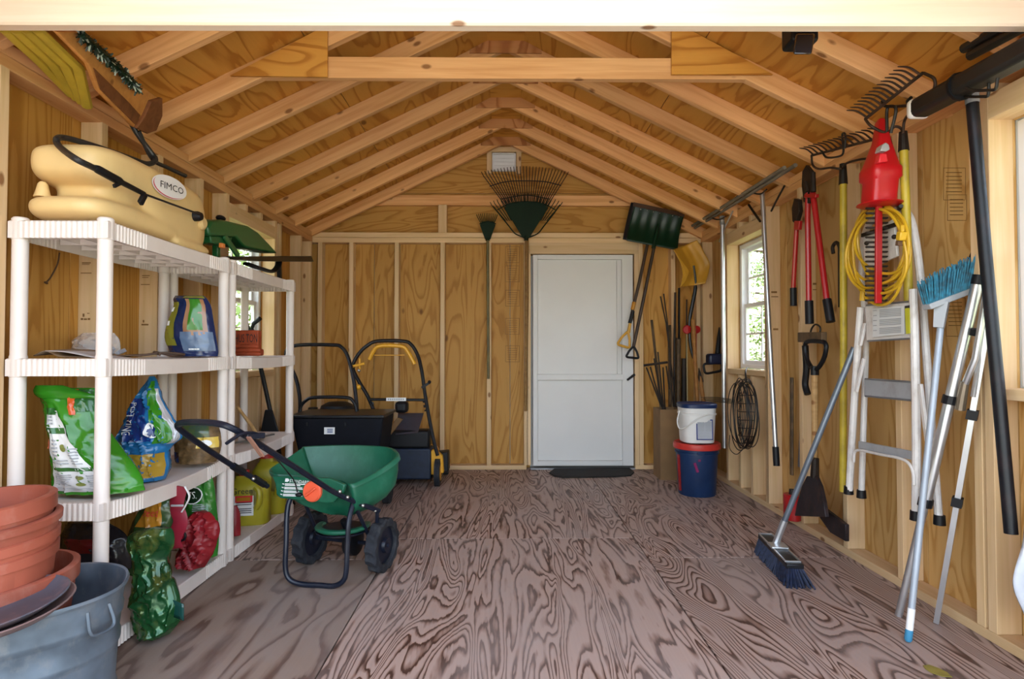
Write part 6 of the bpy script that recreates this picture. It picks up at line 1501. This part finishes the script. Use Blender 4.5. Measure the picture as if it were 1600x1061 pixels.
# grade stamps and stickers on the lumber
STP = plain('stamp_ink', (.27, .14, .04), .8, vary=.2)
def stamp(par, pts, Y=None, X=None):
    m = MB()
    for (x, y, w_, h) in pts:
        P = [at(a, b_, Y=Y, X=X) for a, b_ in ((x, y + h), (x + w_, y + h), (x + w_, y), (x, y))]
        m.add(P, [(0, 1, 2, 3)])
    m.build('grade_stamp', STP, par, smooth=0)['kind'] = 'stuff'
for yst, ps in ((2.426, [(128, 410, 14, 1.5), (128, 412.5, 12, 1), (126, 426, 17, 1.4), (129, 490, 3, 5), (136, 489, 4, 1.3), (126, 497, 4, 3), (131, 497.5, 5, 2.5), (137, 497, 4, 3)]), (2.825, [(222, 430, 12, 1.3), (222, 433, 10, 1), (220, 444, 14, 1.2), (223, 500, 2.5, 4), (221, 506, 11, 2.5)])):
    stamp(wl_, ps, Y=yst - .0015)
for yst, ps in ((3.784, [(1205, 455, 9, 3), (1205, 463, 11, 1.4), (1208, 513, 8, 3)]), (3.347, [(1270, 442, 8, 3), (1270, 452, 10, 1.4)])):
    stamp(wr, ps, Y=yst - .0015)
for y0 in (385, 415, 453, 497, 540):
    stamp(wb, [(790, y0, 22, .7), (790, y0 + 25, 22, .7), (789.6, y0, .7, 25.7), (811, y0, .7, 25.7)] + [(793, y0 + 4 + 3.4 * k, 15, .8) for k in range(6)], Y=BY - .0015)
for (x, y, w_, h) in ((1474, 262, 34, 50), (1480, 304, 30, 40), (1478, 465, 30, 60)):
    stamp(wr, [(x, y, w_, .8), (x, y + h, w_, .8), (x, y, .8, h), (x + w_, y, .8, h)] + [(x + 4, y + 7 + 6 * k, w_ - 9, 1.2) for k in range(int(h / 8))], X=XR - .0015)
tag(MB().bar(at(1517, 399, X=1.80), at(1534, 408, X=1.80), .012, .03).build('wall_bracket', DKR, None), 'small dark metal bracket on the wall board left of the black pole', 'bracket')

# fallen leaf
lf = [at(x, y, Z=.003) for x, y in ((1442, 1040), (1452, 1039), (1466, 1044), (1480, 1051), (1488, 1058), (1472, 1057), (1455, 1051), (1446, 1045))]
tag(MB().prism(lf, V(0, 0, .002)).build('fallen_leaf', plain('yellow_leaf', (.30, .24, .04), .7, vary=.2), None), 'yellow fallen leaf on the floor at the front right', 'leaf')
# ------------------------------------------------------------------ trees outside the windows
LEAF = plain('tree_leaf', (.24, .36, .10), .5, vary=.3, scale=2, spec=.3)
LEAF.node_tree.nodes['Principled BSDF'].inputs['Subsurface Weight'].default_value = 0.0
BARKM = plain('tree_bark', (.12, .08, .05), .9, vary=.3, scale=8, bumpy=.6)
def tree(label, x, y, h, r, n, seed):
    t = thing('leafy_tree', label, 'tree', (x, y, -.22))
    rnd = random.Random(seed)
    MB().tube([(x, y, -.25), (x + .05, y, h * .4), (x - .03, y + .05, h * .8)], [.13, .10, .04], 10).build('trunk', BARKM, t)
    m = MB()
    for k in range(9):
        a = rnd.uniform(0, 6.28); z0 = h * rnd.uniform(.12, .7)
        m.tube([(x, y, z0), (x + r * .5 * math.cos(a), y + r * .5 * math.sin(a), z0 + .25), (x + r * .9 * math.cos(a), y + r * .9 * math.sin(a), z0 + .3)], [.04, .025, .01], 6)
    m.build('branches', BARKM, t)['kind'] = 'stuff'
    vs, fs = [], []
    clumps = [(rnd.uniform(0, 6.28), rnd.uniform(.05, 1), r * math.sqrt(rnd.random())) for _ in range(60)]
    for i in range(n):
        a, zf, q = clumps[rnd.randrange(len(clumps))]
        wd = math.sin(PI * min(1, zf * .85 + .12)) ** .5
        c = V(x + q * wd * math.cos(a), y + q * wd * math.sin(a), h * zf) + V(rnd.gauss(0, .17), rnd.gauss(0, .17), rnd.gauss(0, .15))
        u = V(rnd.gauss(0, 1), rnd.gauss(0, 1), rnd.gauss(0, .6)).normalized(); w_ = u.orthogonal().normalized(); s_ = rnd.uniform(.035, .065)
        o = len(vs); vs += [c - u * s_, c + w_ * s_ * .5, c + u * s_, c - w_ * s_ * .5]; fs.append((o, o + 1, o + 2, o + 3))
    MB().add(vs, fs).build('foliage', LEAF, t, smooth=0)['kind'] = 'stuff'
tree('bushy green tree seen through the right side window, nearer the shed', 4.6, 8.2, 4.2, 1.3, 9000, 1)
tree('second bushy green tree farther out beyond the right window', 6.2, 12.0, 5.2, 1.8, 11000, 2)
tree('green tree outside the right wall beside the front window', 5.2, 3.2, 4.5, 1.5, 4000, 3)
tree('bushy green tree seen through the left window behind the shelving', -4.4, 7.6, 4.2, 1.4, 9000, 4)
tree('taller green tree farther out beyond the left window', -6.4, 11.0, 5.0, 1.8, 5000, 5)
